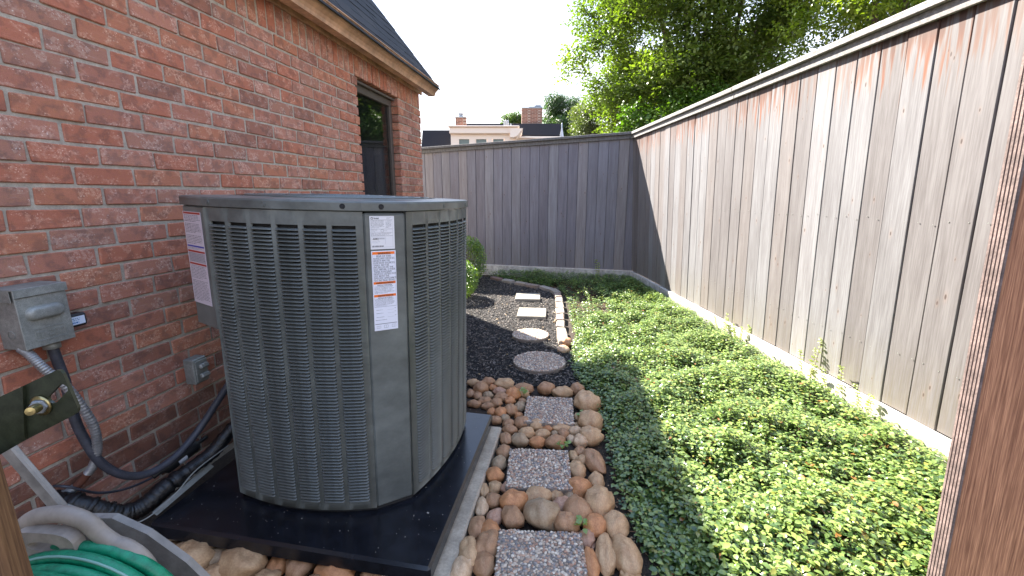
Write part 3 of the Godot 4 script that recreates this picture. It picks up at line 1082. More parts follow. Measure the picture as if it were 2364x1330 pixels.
func build_wall_things() -> void:
	# disconnect box
	var root := base("disconnect_box", house_xf(0.985, 0.0, 0.78))
	tag(root, "grey metal electrical disconnect box with embossed cover on the brick wall", "electrical box")
	var st := st_new()
	cbox(st, Vector3(0.043, 0.088, 0), Vector3(0.082, 0.176, 0.118), 0.002)
	obj("case", done(st), M.galvanized, root)
	st = st_new()
	cbox(st, Vector3(0.088, 0.078, 0), Vector3(0.004, 0.152, 0.124), 0.0015)
	for r in [[0.056, 0.004, 0.082, 0.0015], [0.020, 0.004, 0.082, 0.0015]]:
		cbox(st, Vector3(0.0908, r[0], -0.004), Vector3(0.0016, 0.0016, 0.076), 0.0005)
	for z in [-0.042, 0.034]:
		cbox(st, Vector3(0.0908, 0.038, z), Vector3(0.0016, 0.036, 0.0016), 0.0005)
	var cover := obj("cover", done(st), M.galvanized, root)
	letters("mars", 0.030, M.galvanized, cover, Transform3D(Basis(Vector3.UP, PI / 2), Vector3(0.0900, 0.058, -0.004)), true, HORIZONTAL_ALIGNMENT_CENTER, 0.0, 0.003)
	st = st_new()
	st.set_smooth_group(3)
	var path := []
	var prof := [[0.0, 0.021], [0.007, 0.0195], [0.0125, 0.015], [0.014, 0.009], [0.014, 0.0]]
	for k in prof.size() - 1:      # a pressed handle bulge with rounded ends
		var n := 28
		for i in n:
			var q := []
			for e in [[k, i], [k, i + 1], [k + 1, i + 1], [k + 1, i]]:
				var a: float = TAU * e[1] / n
				var rr: float = prof[e[0]][1]
				var cz: float = signf(cos(a)) * 0.026 * (1.0 if absf(cos(a)) > 0.05 else 0.0)
				q.append(Vector3(0.090 + prof[e[0]][0], 0.103 + rr * sin(a), cz + rr * cos(a)))
			quad(st, q[0], q[1], q[2], q[3])
	obj("handle_bulge", done(st), M.galvanized, cover)
	st = st_new()
	cbox(st, Vector3(0.046, 0.178, 0), Vector3(0.098, 0.004, 0.130), 0.001)
	cbox(st, Vector3(0.0938, 0.166, 0), Vector3(0.0025, 0.022, 0.130), 0.001)
	for z in [-0.0648, 0.0648]:
		cbox(st, Vector3(0.043, 0.160, z), Vector3(0.078, 0.034, 0.0018), 0.0006)
	obj("rain_hood", done(st), M.galvanized, root)
	st = st_new()
	lathe(st, [Vector2(0.011, 0), Vector2(0.013, 0), Vector2(0.013, 0.001), Vector2(0.011, 0.001)], Transform3D(Basis(Vector3.RIGHT, PI / 2), Vector3(0.045, 0.045, 0.0592)), 18)
	obj("knockout", done(st), M.galvanized, root)
	st = st_new()
	lathe(st, [Vector2(0.0, -0.022), Vector2(0.021, -0.022), Vector2(0.021, -0.006), Vector2(0.017, -0.004), Vector2(0.017, 0.0), Vector2(0.0, 0.0)], Transform3D(Basis.IDENTITY, Vector3(0.05, 0.0, -0.022)), 16)
	obj("conduit_fitting", done(st), M.galvanized, root)
	# black lock block at its right side
	root = base("lock_block", house_xf(1.078, 0.045, 0.806))
	tag(root, "small black block with a white label beside the grey electrical box", "lock")
	obj("body", cbox_mesh(Vector3(0.04, 0.042, 0.056), 0.005, Vector3(0, 0.021, 0)), M.rubber, root)
	var lt := print_tex(64, 40, Color(0.80, 0.85, 0.92), func(im: Image):
		small_print(im, 6, 8, 48, 2, 8, Color(0.35, 0.5, 0.65), 4)
		small_print(im, 10, 26, 40, 1, 8, Color(0.2, 0.45, 0.7), 8))
	sticker(root, "label", Transform3D(Basis(Vector3.UP, PI / 2), Vector3(0.0203, 0.034, 0.024)), 0.044, 0.026, lt, "white label with blue print")
	# weatherproof outlet
	root = base("outlet_box", house_xf(1.49, 0.0, 0.425))
	tag(root, "small grey weatherproof outlet box low on the brick wall", "outlet")
	obj("case", cbox_mesh(Vector3(0.05, 0.112, 0.068), 0.004, Vector3(0.025, 0.056, 0)), M.galvanized, root)
	st = st_new()
	cbox(st, Vector3(0.053, 0.056, -0.001), Vector3(0.006, 0.095, 0.058), 0.002)
	obj("cover_plate", done(st), M.galvanized, root)
	for y in [0.078, 0.036]:
		st = st_new()
		cbox(st, Vector3(0.0, 0, 0), Vector3(0.018, 0.022, 0.042), 0.005, Transform3D(Basis(Vector3(0, 0, 1), 0.35), Vector3(0.066, y, -0.002)))
		obj("flap", done(st), M.galvanized, root)
	# cables
	var cm := wall_tube([[1.007, 0.772, 0.05], [1.010, 0.70, 0.055], [1.012, 0.646, 0.06], [1.007, 0.531, 0.07], [1.013, 0.443, 0.08], [1.031, 0.346, 0.1], [1.078, 0.269, 0.12], [1.146, 0.236, 0.14], [1.233, 0.252, 0.16], [1.32, 0.312, 0.18], [1.376, 0.399, 0.22], [1.42, 0.49, 0.27], [1.46, 0.53, 0.30]], 0.0135)
	tag(obj("power_conduit", cm, M.conduit, null, house_xf()), "smooth dark conduit looping from the electrical box to the air conditioner", "conduit")
	var fp := []
	for p in [[0.936, 0.782, 0.05], [0.938, 0.765, 0.07], [0.95, 0.718, 0.09], [0.978, 0.651, 0.11], [1.001, 0.568, 0.12], [1.02, 0.482, 0.12], [1.027, 0.397, 0.1], [1.021, 0.345, 0.08], [1.013, 0.318, 0.062]]:
		fp.append(Vector3(p[2], p[1], -p[0]))
	var dense := spline(fp, 24)
	var radii := []
	for i in dense.size():
		radii.append(0.0108 if i % 3 == 0 else 0.0132)
	root = base("flexible_conduit", house_xf())
	tag(root, "ribbed silver flexible conduit with a rusty end below the electrical box", "conduit")
	st = st_new()
	tube(st, dense, radii, 14)
	obj("ribbed_hose", done(st), M.flex, root)
	obj("rusty_end", wall_tube([[1.013, 0.318, 0.062], [1.004, 0.295, 0.045], [0.99, 0.28, 0.035]], 0.0125), M.rust, root)
	obj("coupling", wall_tube([[0.99, 0.28, 0.035], [0.975, 0.27, 0.025], [0.955, 0.262, 0.0]], 0.0145), M.dull_steel, root)
	# insulated refrigerant pipe, wrapped in shiny black plastic
	root = base("insulated_pipe", house_xf())
	tag(root, "thick shiny black wrapped refrigerant pipe running to the air conditioner", "pipe")
	var ip := []
	for p in [[0.95, 0.262, 0.0], [0.958, 0.25, 0.07], [0.975, 0.225, 0.11], [1.0, 0.19, 0.14], [1.037, 0.160, 0.16], [1.081, 0.162, 0.18], [1.133, 0.188, 0.2], [1.204, 0.205, 0.22], [1.292, 0.232, 0.25], [1.36, 0.30, 0.29], [1.46, 0.36, 0.34]]:
		ip.append(Vector3(p[2], p[1], -p[0]))
	dense = spline(ip, 14)
	radii = []
	for i in dense.size():
		var kx := float(i) / dense.size()
		radii.append(0.026 + rnd(-0.0022, 0.0022) + (0.005 if kx > 0.35 and kx < 0.62 else 0.0))
	st = st_new()
	tube(st, dense, radii, 16)
	obj("wrapping", done(st), M.wrap, root)
	for k in 7:      # overlapping turns of tape
		var i0 := 12 + k * 13
		st = st_new()
		tube(st, dense.slice(i0, i0 + 5), [0.0295, 0.0325, 0.031, 0.0328, 0.0292], 14)
		obj("tape_band", done(st), M.wrap, root)
	tag(obj("bare_wire", wall_tube([[0.903, 0.298, 0.12], [0.923, 0.255, 0.175], [0.939, 0.211, 0.2], [0.976, 0.172, 0.225], [1.03, 0.160, 0.245], [1.117, 0.185, 0.262], [1.193, 0.228, 0.278], [1.323, 0.25, 0.30]], 0.0022, 6), M.galvanized, null, house_xf()), "thin pale wire sagging along the black wrapped pipe", "wire")
	tag(obj("control_cable", wall_tube([[0.955, 0.305, 0.0], [0.964, 0.301, 0.05], [1.032, 0.228, 0.06], [1.124, 0.180, 0.062], [1.236, 0.160, 0.066], [1.33, 0.165, 0.09]], 0.0042, 8), M.conduit, null, house_xf()), "thin grey cable along the foot of the brick wall behind the pipes", "cable")
	root = base("filter_drier", house_xf())
	tag(root, "black cylindrical filter with a white label beside the wrapped pipe", "filter")
	st = st_new()
	var ax := Vector3(0.03, 0.035, -0.13).normalized()
	var bx := Basis(ax.cross(Vector3.UP).normalized(), ax, ax.cross(Vector3.UP).normalized().cross(ax))
	var fx := Transform3D(bx, Vector3(0.115, 0.200, -1.20))
	lathe(st, [Vector2(0.0, -0.03), Vector2(0.008, -0.03), Vector2(0.008, 0.0), Vector2(0.024, 0.012), Vector2(0.025, 0.02), Vector2(0.025, 0.125), Vector2(0.022, 0.136), Vector2(0.008, 0.145), Vector2(0.008, 0.18), Vector2(0.0, 0.18)], fx, 20)
	obj("body", done(st), M.rubber, root)
	st = st_new()
	st.set_smooth_group(1)
	for k in 8:
		var a0 := -0.2 + k * 0.2
		var a1 := a0 + 0.2
		quad(st, fx * Vector3(0.0256 * cos(a0), 0.050, -0.0256 * sin(a0)), fx * Vector3(0.0256 * cos(a1), 0.050, -0.0256 * sin(a1)), fx * Vector3(0.0256 * cos(a1), 0.082, -0.0256 * sin(a1)), fx * Vector3(0.0256 * cos(a0), 0.082, -0.0256 * sin(a0)))
	obj("label", done(st), M.paper, root)
	st = st_new()
	cbox(st, Vector3.ZERO, Vector3(0.020, 0.002, 0.24), 0.0008, Transform3D(Basis(Vector3.RIGHT, 0.10) * Basis(Vector3(0, 0, 1), -0.7), Vector3(0.243, 0.166, -1.17)))
	tag(obj("metal_strip", done(st), M.galvanized, null, house_xf()), "narrow grey sheet metal strip between the wrapped pipe and the black pad", "metal strip")

# ---------------------------------------------------------------- fences
func board_mesh(col: int, w: float, h: float, th: float, flip: bool, cut: float) -> ArrayMesh:   # front at z = 0, foot at y = 0; the texture column col runs up it
	var st := st_new()
	var b := 0.003
	var u0 := (col + 0.02) / 8.0
	var u1 := (col + 0.98) / 8.0
	if flip:
		var t := u0
		u0 = u1
		u1 = t
	var hw_ := w * 0.5
	var v0 := cut + (1.0 - cut) * 0.0
	var f := [Vector3(-hw_ + b, 0, 0), Vector3(hw_ - b, 0, 0), Vector3(hw_ - b, h, 0), Vector3(-hw_ + b, h, 0)]
	quad_uv(st, f, [Vector2(u0, 1), Vector2(u1, 1), Vector2(u1, v0), Vector2(u0, v0)])
	for s in [-1.0, 1.0]:
		var ue := u0 if s < 0 else u1
		var a := Vector3(s * (hw_ - b), 0, 0)
		var c := Vector3(s * hw_, 0, -b)
		var d := Vector3(s * hw_, 0, -th)
		for e in [[a, c], [c, d]]:
			var p0: Vector3 = e[0]
			var p1: Vector3 = e[1]
			var up := Vector3(0, h, 0)
			if s > 0:
				quad_uv(st, [p0, p1, p1 + up, p0 + up], [Vector2(ue, 1), Vector2(ue, 1), Vector2(ue, v0), Vector2(ue, v0)])
			else:
				quad_uv(st, [p1, p0, p0 + up, p1 + up], [Vector2(ue, 1), Vector2(ue, 1), Vector2(ue, v0), Vector2(ue, v0)])
	quad_uv(st, [Vector3(-hw_, h, -th), Vector3(-hw_, h, 0), Vector3(hw_, h, 0), Vector3(hw_, h, -th)], [Vector2(u0, 0), Vector2(u0, 0), Vector2(u1, 0), Vector2(u1, 0)])
	quad_uv(st, [Vector3(hw_, 0, -th), Vector3(-hw_, 0, -th), Vector3(-hw_, h, -th), Vector3(hw_, h, -th)], [Vector2(u0, 1), Vector2(u1, 1), Vector2(u1, v0), Vector2(u0, v0)])
	return done(st)

func build_fences() -> void:
	# the sunlit side fence; its own z runs along the fence towards the camera, x out of the yard
	var lean := Basis(Vector3.UP, FENCE_TURN) * Basis(Vector3(0, 0, 1), 0.042)
	var root := base("wooden_fence", Transform3D(lean, Vector3(2.024, 0, -0.1057)))
	tag(root, "weathered board fence in full sun along the right side", "fence")
	var face := Basis(Vector3.UP, -PI / 2)     # board meshes look along +z; turned to look along -x
	var shapes := []
	for i in 16:
		shapes.append(board_mesh(i % 8, 0.1355, 1.80, 0.016, i > 7, 0.0))
	var far_shapes := []
	for i in 16:
		far_shapes.append(board_mesh((i * 3) % 8, 0.1355, 1.80, 0.016, i > 7, 0.24))
	var t := -0.42
	var n := 0
	while t < 5.93:
		var pale := n == 21
		var xf := Transform3D(face * Basis(Vector3.UP, rnd(-0.012, 0.012)), Vector3(rnd(-0.002, 0.004), 0.172 + rnd(-0.004, 0.002), -(t + 0.0695)))
		var o := obj("board", shapes[(n * 5 + 3) % 16], M.boards[4 if pale else [0, 0, 1, 0, 2, 3, 1, 3][rng.randi() % 8]], root, xf)
		t += 0.1366 + [0.0008, 0.0015, 0.001, 0.0045, 0.0012, 0.0025][rng.randi() % 6]
		n += 1
	var st := st_new()
	for t0 in [-0.5, 1.045, 3.48]:
		var t1: float = {-0.5: 1.040, 1.045: 3.477, 3.48: 5.90}[t0]
		st = st_new()
		cbox(st, Vector3(0.018, 2.026, -(t0 + t1) * 0.5), Vector3(0.125, 0.034, t1 - t0), 0.004, Transform3D.IDENTITY, 0.0015)
		obj("cap_board", done(st), M.cap_wood, root)
		st = st_new()
		cbox(st, Vector3(-0.014, 1.982, -(t0 + t1) * 0.5), Vector3(0.020, 0.050, t1 - t0), 0.003, Transform3D.IDENTITY, 0.001)
		obj("trim_board", done(st), M.cap_wood, root)
	for r in [[-0.5, 2.38], [2.384, 5.90]]:
		st = st_new()
		cbox(st, Vector3(-0.012, 0.085, -(r[0] + r[1]) * 0.5), Vector3(0.036, 0.165, r[1] - r[0]), 0.004)
		obj("kick_board", done(st), M.pale_wood, root)
	st = st_new()
	for h in [0.45, 1.10, 1.75]:
		cbox(st, Vector3(0.040, h, -2.7), Vector3(0.038, 0.086, 6.4), 0.003)
	obj("rail", done(st), M.cap_wood, root)
	var nail := cbox_mesh(Vector3(0.0012, 0.0045, 0.0045), 0.0)
	var nails := []
	for k in 46:
		for h in [0.45, 1.10]:
			for s in [-0.036, 0.036]:
				nails.append(Transform3D(Basis.IDENTITY, Vector3(-0.0006 - 0.001, h + rnd(-0.012, 0.012), -(-0.36 + k * 0.1384 + s + rnd(-0.008, 0.008)))))
	many("nail_heads", nail, M.galvanized, nails, [], root)
	# the shaded fence across the end
	root = base("wooden_fence", Transform3D(Basis(Vector3.UP, -0.2618), Vector3(1.66, 0, -5.99)))
	tag(root, "shaded grey board fence closing the far end of the yard", "fence")
	n = 0
	t = -0.06
	while t < 4.9:
		var drop := 0.038 * t
		var o := obj("board", far_shapes[(n * 7 + 1) % 16], M.far_boards[rng.randi() % 4], root, Transform3D(Basis.from_scale(Vector3(0.985, (1.80 - drop) / 1.80, 1)) * Basis(Vector3.UP, rnd(-0.01, 0.01)), Vector3(-(t + 0.0685), 0.168, (0.0 if n % 2 else -0.003) + rnd(-0.0008, 0.0008))))
		var back := obj("added_backing_board", far_shapes[(n * 3 + 2) % 16], M.far_boards[n % 4], root, Transform3D(Basis.from_scale(Vector3(0.5, (1.80 - drop) / 1.80, 1)), Vector3(-(t + 0.1375 - 0.0005), 0.168, -0.019)))  # added behind each gap to block the sun and keep the gap dark
		t += 0.1375
		n += 1
	var tilt := Basis(Vector3(0, 0, 1), 0.038)
	st = st_new()
	cbox(st, Vector3(-2.42, 0, -0.012), Vector3(4.96, 0.034, 0.125), 0.004)
	obj("cap_board", done(st), M.far_cap, root, Transform3D(tilt, Vector3(0, 2.026, 0)))
	st = st_new()
	cbox(st, Vector3(-2.42, 0, 0.014), Vector3(4.92, 0.050, 0.020), 0.003)
	obj("trim_board", done(st), M.far_cap, root, Transform3D(tilt, Vector3(0, 1.982, 0)))
	st = st_new()
	cbox(st, Vector3(-2.42, 0.085, 0.012), Vector3(4.92, 0.163, 0.036), 0.004)
	obj("kick_board", done(st), M.pale_wood, root)

# ---------------------------------------------------------------- what stands close to the camera
func build_near_things() -> void:
	# gate jamb on the right
	var root := base("gate_post", Transform3D(Basis(Vector3.UP, -0.06) * Basis(Vector3(0, 0, 1), 0.049), Vector3(0.934, 0, -0.75)))
	tag(root, "rough sawn brown wooden gate post at the right edge", "post")
	var st := st_new()
	cbox(st, Vector3(0.151, 0.95, -0.018), Vector3(0.300, 1.96, 0.036), 0.004)
	obj("face_board", done(st), M.sawn, root)
	for k in 5:
		st = st_new()
		cbox(st, Vector3(0.0014, 0.95, -0.0046 - k * 0.0068), Vector3(0.006, 1.955, 0.0065), 0.0012)
		obj("ridge", done(st), M.sawn_pale, root)
	# gate jamb on the left with its steel bracket
	root = base("gate_post", Transform3D(Basis(Vector3.UP, 0.05), Vector3(-0.634, 0, -0.461)))
	tag(root, "short tan wooden gate post at the lower left corner", "post")
	st = st_new()
	cbox(st, Vector3(-0.060, 0.45, 0), Vector3(0.120, 0.905, 0.026), 0.003)
	obj("upright", done(st), M.post_tan, root)
	root = base("gate_bracket", Transform3D(Basis.IDENTITY, Vector3(-0.66, 0.90, -0.522)))
	tag(root, "dark green steel gate bracket with bolt and slot, above the tan post", "bracket")
	var comb := CSGCombiner3D.new()
	put(comb, "plate", root)
	comb.material_override = M.green_steel
	var pl := CSGPolygon3D.new()
	pl.polygon = PackedVector2Array([Vector2(0.002, -0.004), Vector2(0.072, 0.031), Vector2(0.0785, 0.036), Vector2(0.0805, 0.042), Vector2(0.0715, 0.091), Vector2(0.069, 0.0955), Vector2(0.064, 0.096), Vector2(0.019, 0.0755)])
	pl.depth = 0.004
	pl.name = "sheet"
	pl.material = M.green_steel
	comb.add_child(pl, true)
	var hole := CSGPolygon3D.new()
	var hp := PackedVector2Array()
	for k in 20:
		var a := TAU * k / 20.0
		hp.append(Vector2(0.0585, 0.0625) + (Vector2(0.0085, 0.0075) if cos(a - 0.72) > 0 else Vector2(-0.0085, -0.0075)) + Vector2(cos(a), sin(a)) * 0.0062)
	hole.polygon = hp
	hole.depth = 0.02
	hole.position = Vector3(0, 0, 0.008)
	hole.operation = CSGShape3D.OPERATION_SUBTRACTION
	hole.name = "slot"
	comb.add_child(hole, true)
	st = st_new()     # the part of the sheet bent towards the camera
	var fold := Vector3(0.21, 0.978, 0.0).normalized()
	var hinge := Transform3D(Basis.IDENTITY, Vector3(0.0105, 0.035, 0.0)) * Transform3D(Basis(fold, 0.10), Vector3.ZERO)
	var upright := Transform3D(Basis(Vector3(1, 0, 0), Vector3(0, 0, 1), Vector3(0, -1, 0)), Vector3.ZERO)
	prism(st, [Vector2(-0.1105, 0.095), Vector2(-0.0083, 0.0390), Vector2(0.0086, -0.0405), Vector2(-0.0855, 0.002)], 0.0, 0.004, hinge * upright)
	obj("bent_flange", done(st), M.green_steel, root)
	var toward := Basis(Vector3.RIGHT, PI / 2 - 0.15) * Basis(Vector3(0, 0, 1), -0.45)
	var bolt_at := Vector3(0.034, 0.0465, 0.001)
	st = st_new()
	lathe(st, [Vector2(0.0, 0.0), Vector2(0.0138, 0.0), Vector2(0.0138, 0.0018), Vector2(0.0085, 0.0022), Vector2(0.0, 0.0022)], Transform3D(Basis(Vector3.RIGHT, PI / 2), bolt_at), 28)
	obj("washer", done(st), M.zinc, root)
	st = st_new()
	lathe(st, [Vector2(0.0, 0.002), Vector2(0.0098, 0.002), Vector2(0.0098, 0.009), Vector2(0.0085, 0.0105), Vector2(0.0, 0.0105)], Transform3D(toward, bolt_at), 6, false)
	obj("nut", done(st), M.dull_steel, root)
	st = st_new()
	var bp := [Vector2(0.0, 0.008)]
	for k in 7:
		bp.append(Vector2(0.0062, 0.010 + k * 0.0022)); bp.append(Vector2(0.0058, 0.0111 + k * 0.0022))
	bp.append(Vector2(0.0052, 0.0262)); bp.append(Vector2(0.0, 0.0266))
	lathe(st, bp, Transform3D(toward, bolt_at), 18, false)
	obj("bolt", done(st), M.zinc, root)
	# hose reel and hose
	root = base("hose_reel", Transform3D(Basis.IDENTITY, Vector3(-0.74, 0.0, -0.60)))
	tag(root, "beige plastic hose reel in the lower left corner", "hose reel")
	var c0 := Vector3(0.012, 0.495, 0.0)
	st = st_new()
	tube(st, spline([Vector3(-0.125, 0.60, -0.02), Vector3(-0.105, 0.648, -0.02), Vector3(-0.082, 0.676, -0.02), Vector3(-0.060, 0.690, -0.02), Vector3(-0.032, 0.695, -0.02), Vector3(-0.004, 0.693, -0.02), Vector3(0.022, 0.680, -0.02), Vector3(0.040, 0.656, -0.02), Vector3(0.060, 0.637, -0.02), Vector3(0.080, 0.628, -0.02), Vector3(0.100, 0.607, -0.02), Vector3(0.110, 0.578, -0.02), Vector3(0.110, 0.53, -0.02)], 6), [0.0125], 14, 1.15)
	obj("handle", done(st), M.beige, root)
	# grip plate with an oval hole
	st = st_new()
	st.set_smooth_group(-1)
	var gc := Vector3(-0.030, 0.654, 0.006)
	for k in 24:
		var a := TAU * k / 24.0
		var b := TAU * (k + 1) / 24.0
		var ri := func(x: float, d: float) -> Vector3: return gc + Vector3(cos(x) * 0.026, sin(x) * 0.0095 - cos(x) * 0.003, d)
		var ro := func(x: float, d: float) -> Vector3: return gc + Vector3(signf(cos(x)) * pow(absf(cos(x)), 0.6) * 0.050, signf(sin(x)) * pow(absf(sin(x)), 0.6) * 0.027 - cos(x) * 0.006, d)
		quad(st, ri.call(a, 0.0), ro.call(a, 0.0), ro.call(b, 0.0), ri.call(b, 0.0))
		quad(st, ri.call(a, -0.02), ri.call(a, 0.0), ri.call(b, 0.0), ri.call(b, -0.02))
		quad(st, ro.call(a, 0.0), ro.call(a, -0.02), ro.call(b, -0.02), ro.call(b, 0.0))
	obj("grip_plate", done(st), M.beige, root)
	st = st_new()     # back flange and drum
	var turn := Transform3D(Basis(Vector3.RIGHT, PI / 2), c0)
	lathe(st, [Vector2(0.0, -0.03), Vector2(0.110, -0.03), Vector2(0.110, 0.10), Vector2(0.0, 0.10)], turn, 36)
	obj("drum", done(st), M.grey_plastic, root)
	st = st_new()
	prism(st, [Vector2(0.10, 0.30), Vector2(0.215, 0.30), Vector2(0.175, 0.42), Vector2(0.105, 0.52), Vector2(0.04, 0.585), Vector2(-0.02, 0.62), Vector2(-0.08, 0.62), Vector2(-0.12, 0.30)], 0.098, 0.112, Transform3D(Basis(Vector3(1, 0, 0), Vector3(0, 0, -1), Vector3(0, 1, 0)), Vector3.ZERO))
	obj("side_panel", done(st), M.grey_plastic, root)
	st = st_new()
	var bar_a := Vector3(-0.235, 0.790, -0.125)
	var bar_b := Vector3(-0.115, 0.560, -0.125)
	var ax := (bar_b - bar_a).normalized()
	cbox(st, Vector3(0, 0, 0), Vector3(0.028, bar_a.distance_to(bar_b), 0.012), 0.003, Transform3D(Basis(ax.cross(Vector3(0, 0, 1)), -ax, Vector3(0, 0, 1)), (bar_a + bar_b) * 0.5))
	obj("frame_bar", done(st), M.grey_plastic, root)
	st = st_new()
	cbox(st, Vector3(-0.01, 0.16, -0.10), Vector3(0.22, 0.32, 0.05), 0.01)
	obj("stand", done(st), M.unit_dark, root)
	root = base("garden_hose", Transform3D(Basis.IDENTITY, Vector3(-0.74, 0.0, -0.60)))
	tag(root, "bright green garden hose wound on the beige reel", "hose")
	var wind := [[0.0, 0.148, 0.0], [0.024, 0.150, 0.5], [0.046, 0.146, 0.2], [0.068, 0.150, 0.9], [0.018, 0.126, 0.3], [0.050, 0.124, 0.1]]
	for i in wind.size():
		var wv: Array = wind[i]
		var ring := []
		for k in 49:
			var a := TAU * k / 48.0
			ring.append(c0 + Vector3(cos(a) * wv[1], sin(a) * wv[1] * 0.99, wv[0] + 0.012 * sin(a + wv[2]) - 0.02))
		st = st_new()
		tube(st, PackedVector3Array(ring), [0.0108], 14)
		obj("coil", done(st), M.hose, root)
		if i == 1:
			for k in 49:
				var a := TAU * k / 48.0
				ring[k] += Vector3(cos(a) * 0.008, sin(a) * 0.008, 0.0072)
			st = st_new()
			tube(st, PackedVector3Array(ring), [0.0022], 6)
			obj("stripe", done(st), M.hose_stripe, root)

# ---------------------------------------------------------------- ground, path, stones
func flat_mesh(outline: Array, y: float) -> ArrayMesh:    # outline: Vector2(x, z)
	var pv := PackedVector2Array(outline)
	var idx := Geometry2D.triangulate_polygon(pv)
	var st := st_new()
	for i in range(0, idx.size(), 3):
		var a := pv[idx[i]]
		var b := pv[idx[i + 1]]
		var c := pv[idx[i + 2]]
		if (b - a).cross(c - a) > 0.0:
			var sw := b
			b = c
			c = sw
		tri(st, Vector3(a.x, y, a.y), Vector3(b.x, y, b.y), Vector3(c.x, y, c.y))
	return done(st)

const BED := [Vector2(-0.95, -2.55), Vector2(0.0, -2.56), Vector2(0.44, -2.55), Vector2(0.47, -2.9), Vector2(0.44, -3.4), Vector2(0.46, -3.8), Vector2(0.50, -4.3), Vector2(0.54, -4.75), Vector2(0.55, -5.2), Vector2(0.46, -5.42), Vector2(0.2, -5.62), Vector2(-0.05, -5.86), Vector2(-0.23, -6.08), Vector2(-0.5, -6.4), Vector2(-1.6, -6.7), Vector2(-1.4, -5.0)]

func build_ground() -> void:
	kind(obj("ground", flat_mesh([Vector2(-120, -140), Vector2(120, -140), Vector2(120, 60), Vector2(-120, 60)], 0.0), M.soil), "structure")
	kind(obj("mulch_bed", flat_mesh(BED, 0.012), M.mulch), "structure")
	var chip := cbox_mesh(Vector3(1.0, 0.22, 0.36), 0.06)
	var xfs := []
	var cols := []
	var poly := PackedVector2Array(BED)
	while xfs.size() < 26000:
		var p := Vector2(rnd(-1.1, 0.56), rnd(-6.6, -2.55))
		if not Geometry2D.is_point_in_polygon(p, poly):
			continue
		var s := rnd(0.007, 0.024)
		var b := Basis(Vector3.UP, rnd(0, TAU)) * Basis(Vector3.RIGHT, rnd(-0.5, 0.5)) * Basis(Vector3(0, 0, 1), rnd(-0.45, 0.45))
		xfs.append(Transform3D(b * Basis.from_scale(Vector3(s, s * rnd(0.6, 1.2), s * rnd(0.5, 1.1))), Vector3(p.x, rnd(0.012, 0.024), p.y)))
		var g := pow(rng.randf(), 2.6)
		cols.append(Color(0.017 + 0.24 * g, 0.014 + 0.20 * g, 0.013 + 0.165 * g))
	many("mulch_chips", chip, M.chip, xfs, cols)

func ordinal(n: int) -> String:
	return ["first", "second", "third", "fourth", "fifth", "sixth", "seventh", "eighth", "ninth", "tenth", "eleventh", "twelfth", "thirteenth", "fourteenth", "fifteenth", "sixteenth"][n]

var stones := []
var stone_shapes := []

func stone(x: float, z: float, w: float, d: float, h: float, tone: String) -> void:
	if stone_shapes.is_empty():
		for i in 10:
			stone_shapes.append(pebble_mesh(100 + i, 0.15, 10, 16))
	var big := maxf(w, d)
	var y := h * 0.40
	var b := Basis(Vector3.UP, rnd(-0.25, 0.25)) * Basis.from_scale(Vector3(w * 1.10, h * 1.12, d * 1.12)) * Basis(Vector3.UP, [0.0, PI][rng.randi() % 2]) * Basis(Vector3.RIGHT, [0.0, 0.0, PI][rng.randi() % 3])
	var o := obj("river_stone", stone_shapes[rng.randi() % 10], M.stone[tone], null, Transform3D(b, Vector3(x, y, z)))
	var zone := "left of the middle square paver"
	var u := Vector2(x + 1.6291, z + 0.26177).dot(Vector2(0.15865, -0.98733))
	var v := Vector2(x + 1.6291, z + 0.26177).dot(Vector2(0.98733, 0.15865))
	var q := -z
	if v < 1.24 and u < 1.06:
		zone = "in front of the black pad"
	elif q > 2.36 and x > 0.03:
		zone = "on the far rim by the dark mulch"
	elif q > 1.92 and x < 0.12:
		zone = "in the heap behind the black pad"
	elif q > 1.93 and x > 0.30:
		zone = "right of the third paver"
	elif q > 1.78 and x > -0.08:
		zone = "between the second and third pavers"
	elif x > 0.235 and q > 1.50:
		zone = "right of the second paver"
	elif q > 1.31 and x > -0.06 and x < 0.235:
		zone = "between the first and second pavers"
	elif x > 0.2:
		zone = "right of the nearest paver"
	elif q < 1.40:
		zone = "beside the near end of the concrete strip"
	else:
		zone = "along the concrete strip"
	stones.append([o, tone, zone, q + x * 0.001])

func name_stones() -> void:
	var says := {"tan": "tan", "brown": "brown", "orange": "orange brown", "pink": "pinkish brown", "grey": "grey brown", "pale": "pale"}
	var groups := {}
	for s in stones:
		var key: String = s[1] + s[2]
		if not groups.has(key):
			groups[key] = []
		groups[key].append(s)
	for key in groups:
		var g: Array = groups[key]
		g.sort_custom(func(a, b): return a[3] < b[3])
		for i in g.size():
			var s: Array = g[i]
			var text: String
			if g.size() == 1:
				text = "the only %s river stone %s" % [says[s[1]], s[2]]
			else:
				text = "%s nearest %s river stone %s" % [ordinal(i), says[s[1]], s[2]]
				if i == 0:
					text = "nearest %s river stone %s" % [says[s[1]], s[2]]
			tag(s[0], text, "stone", "river stones around the path and pad")

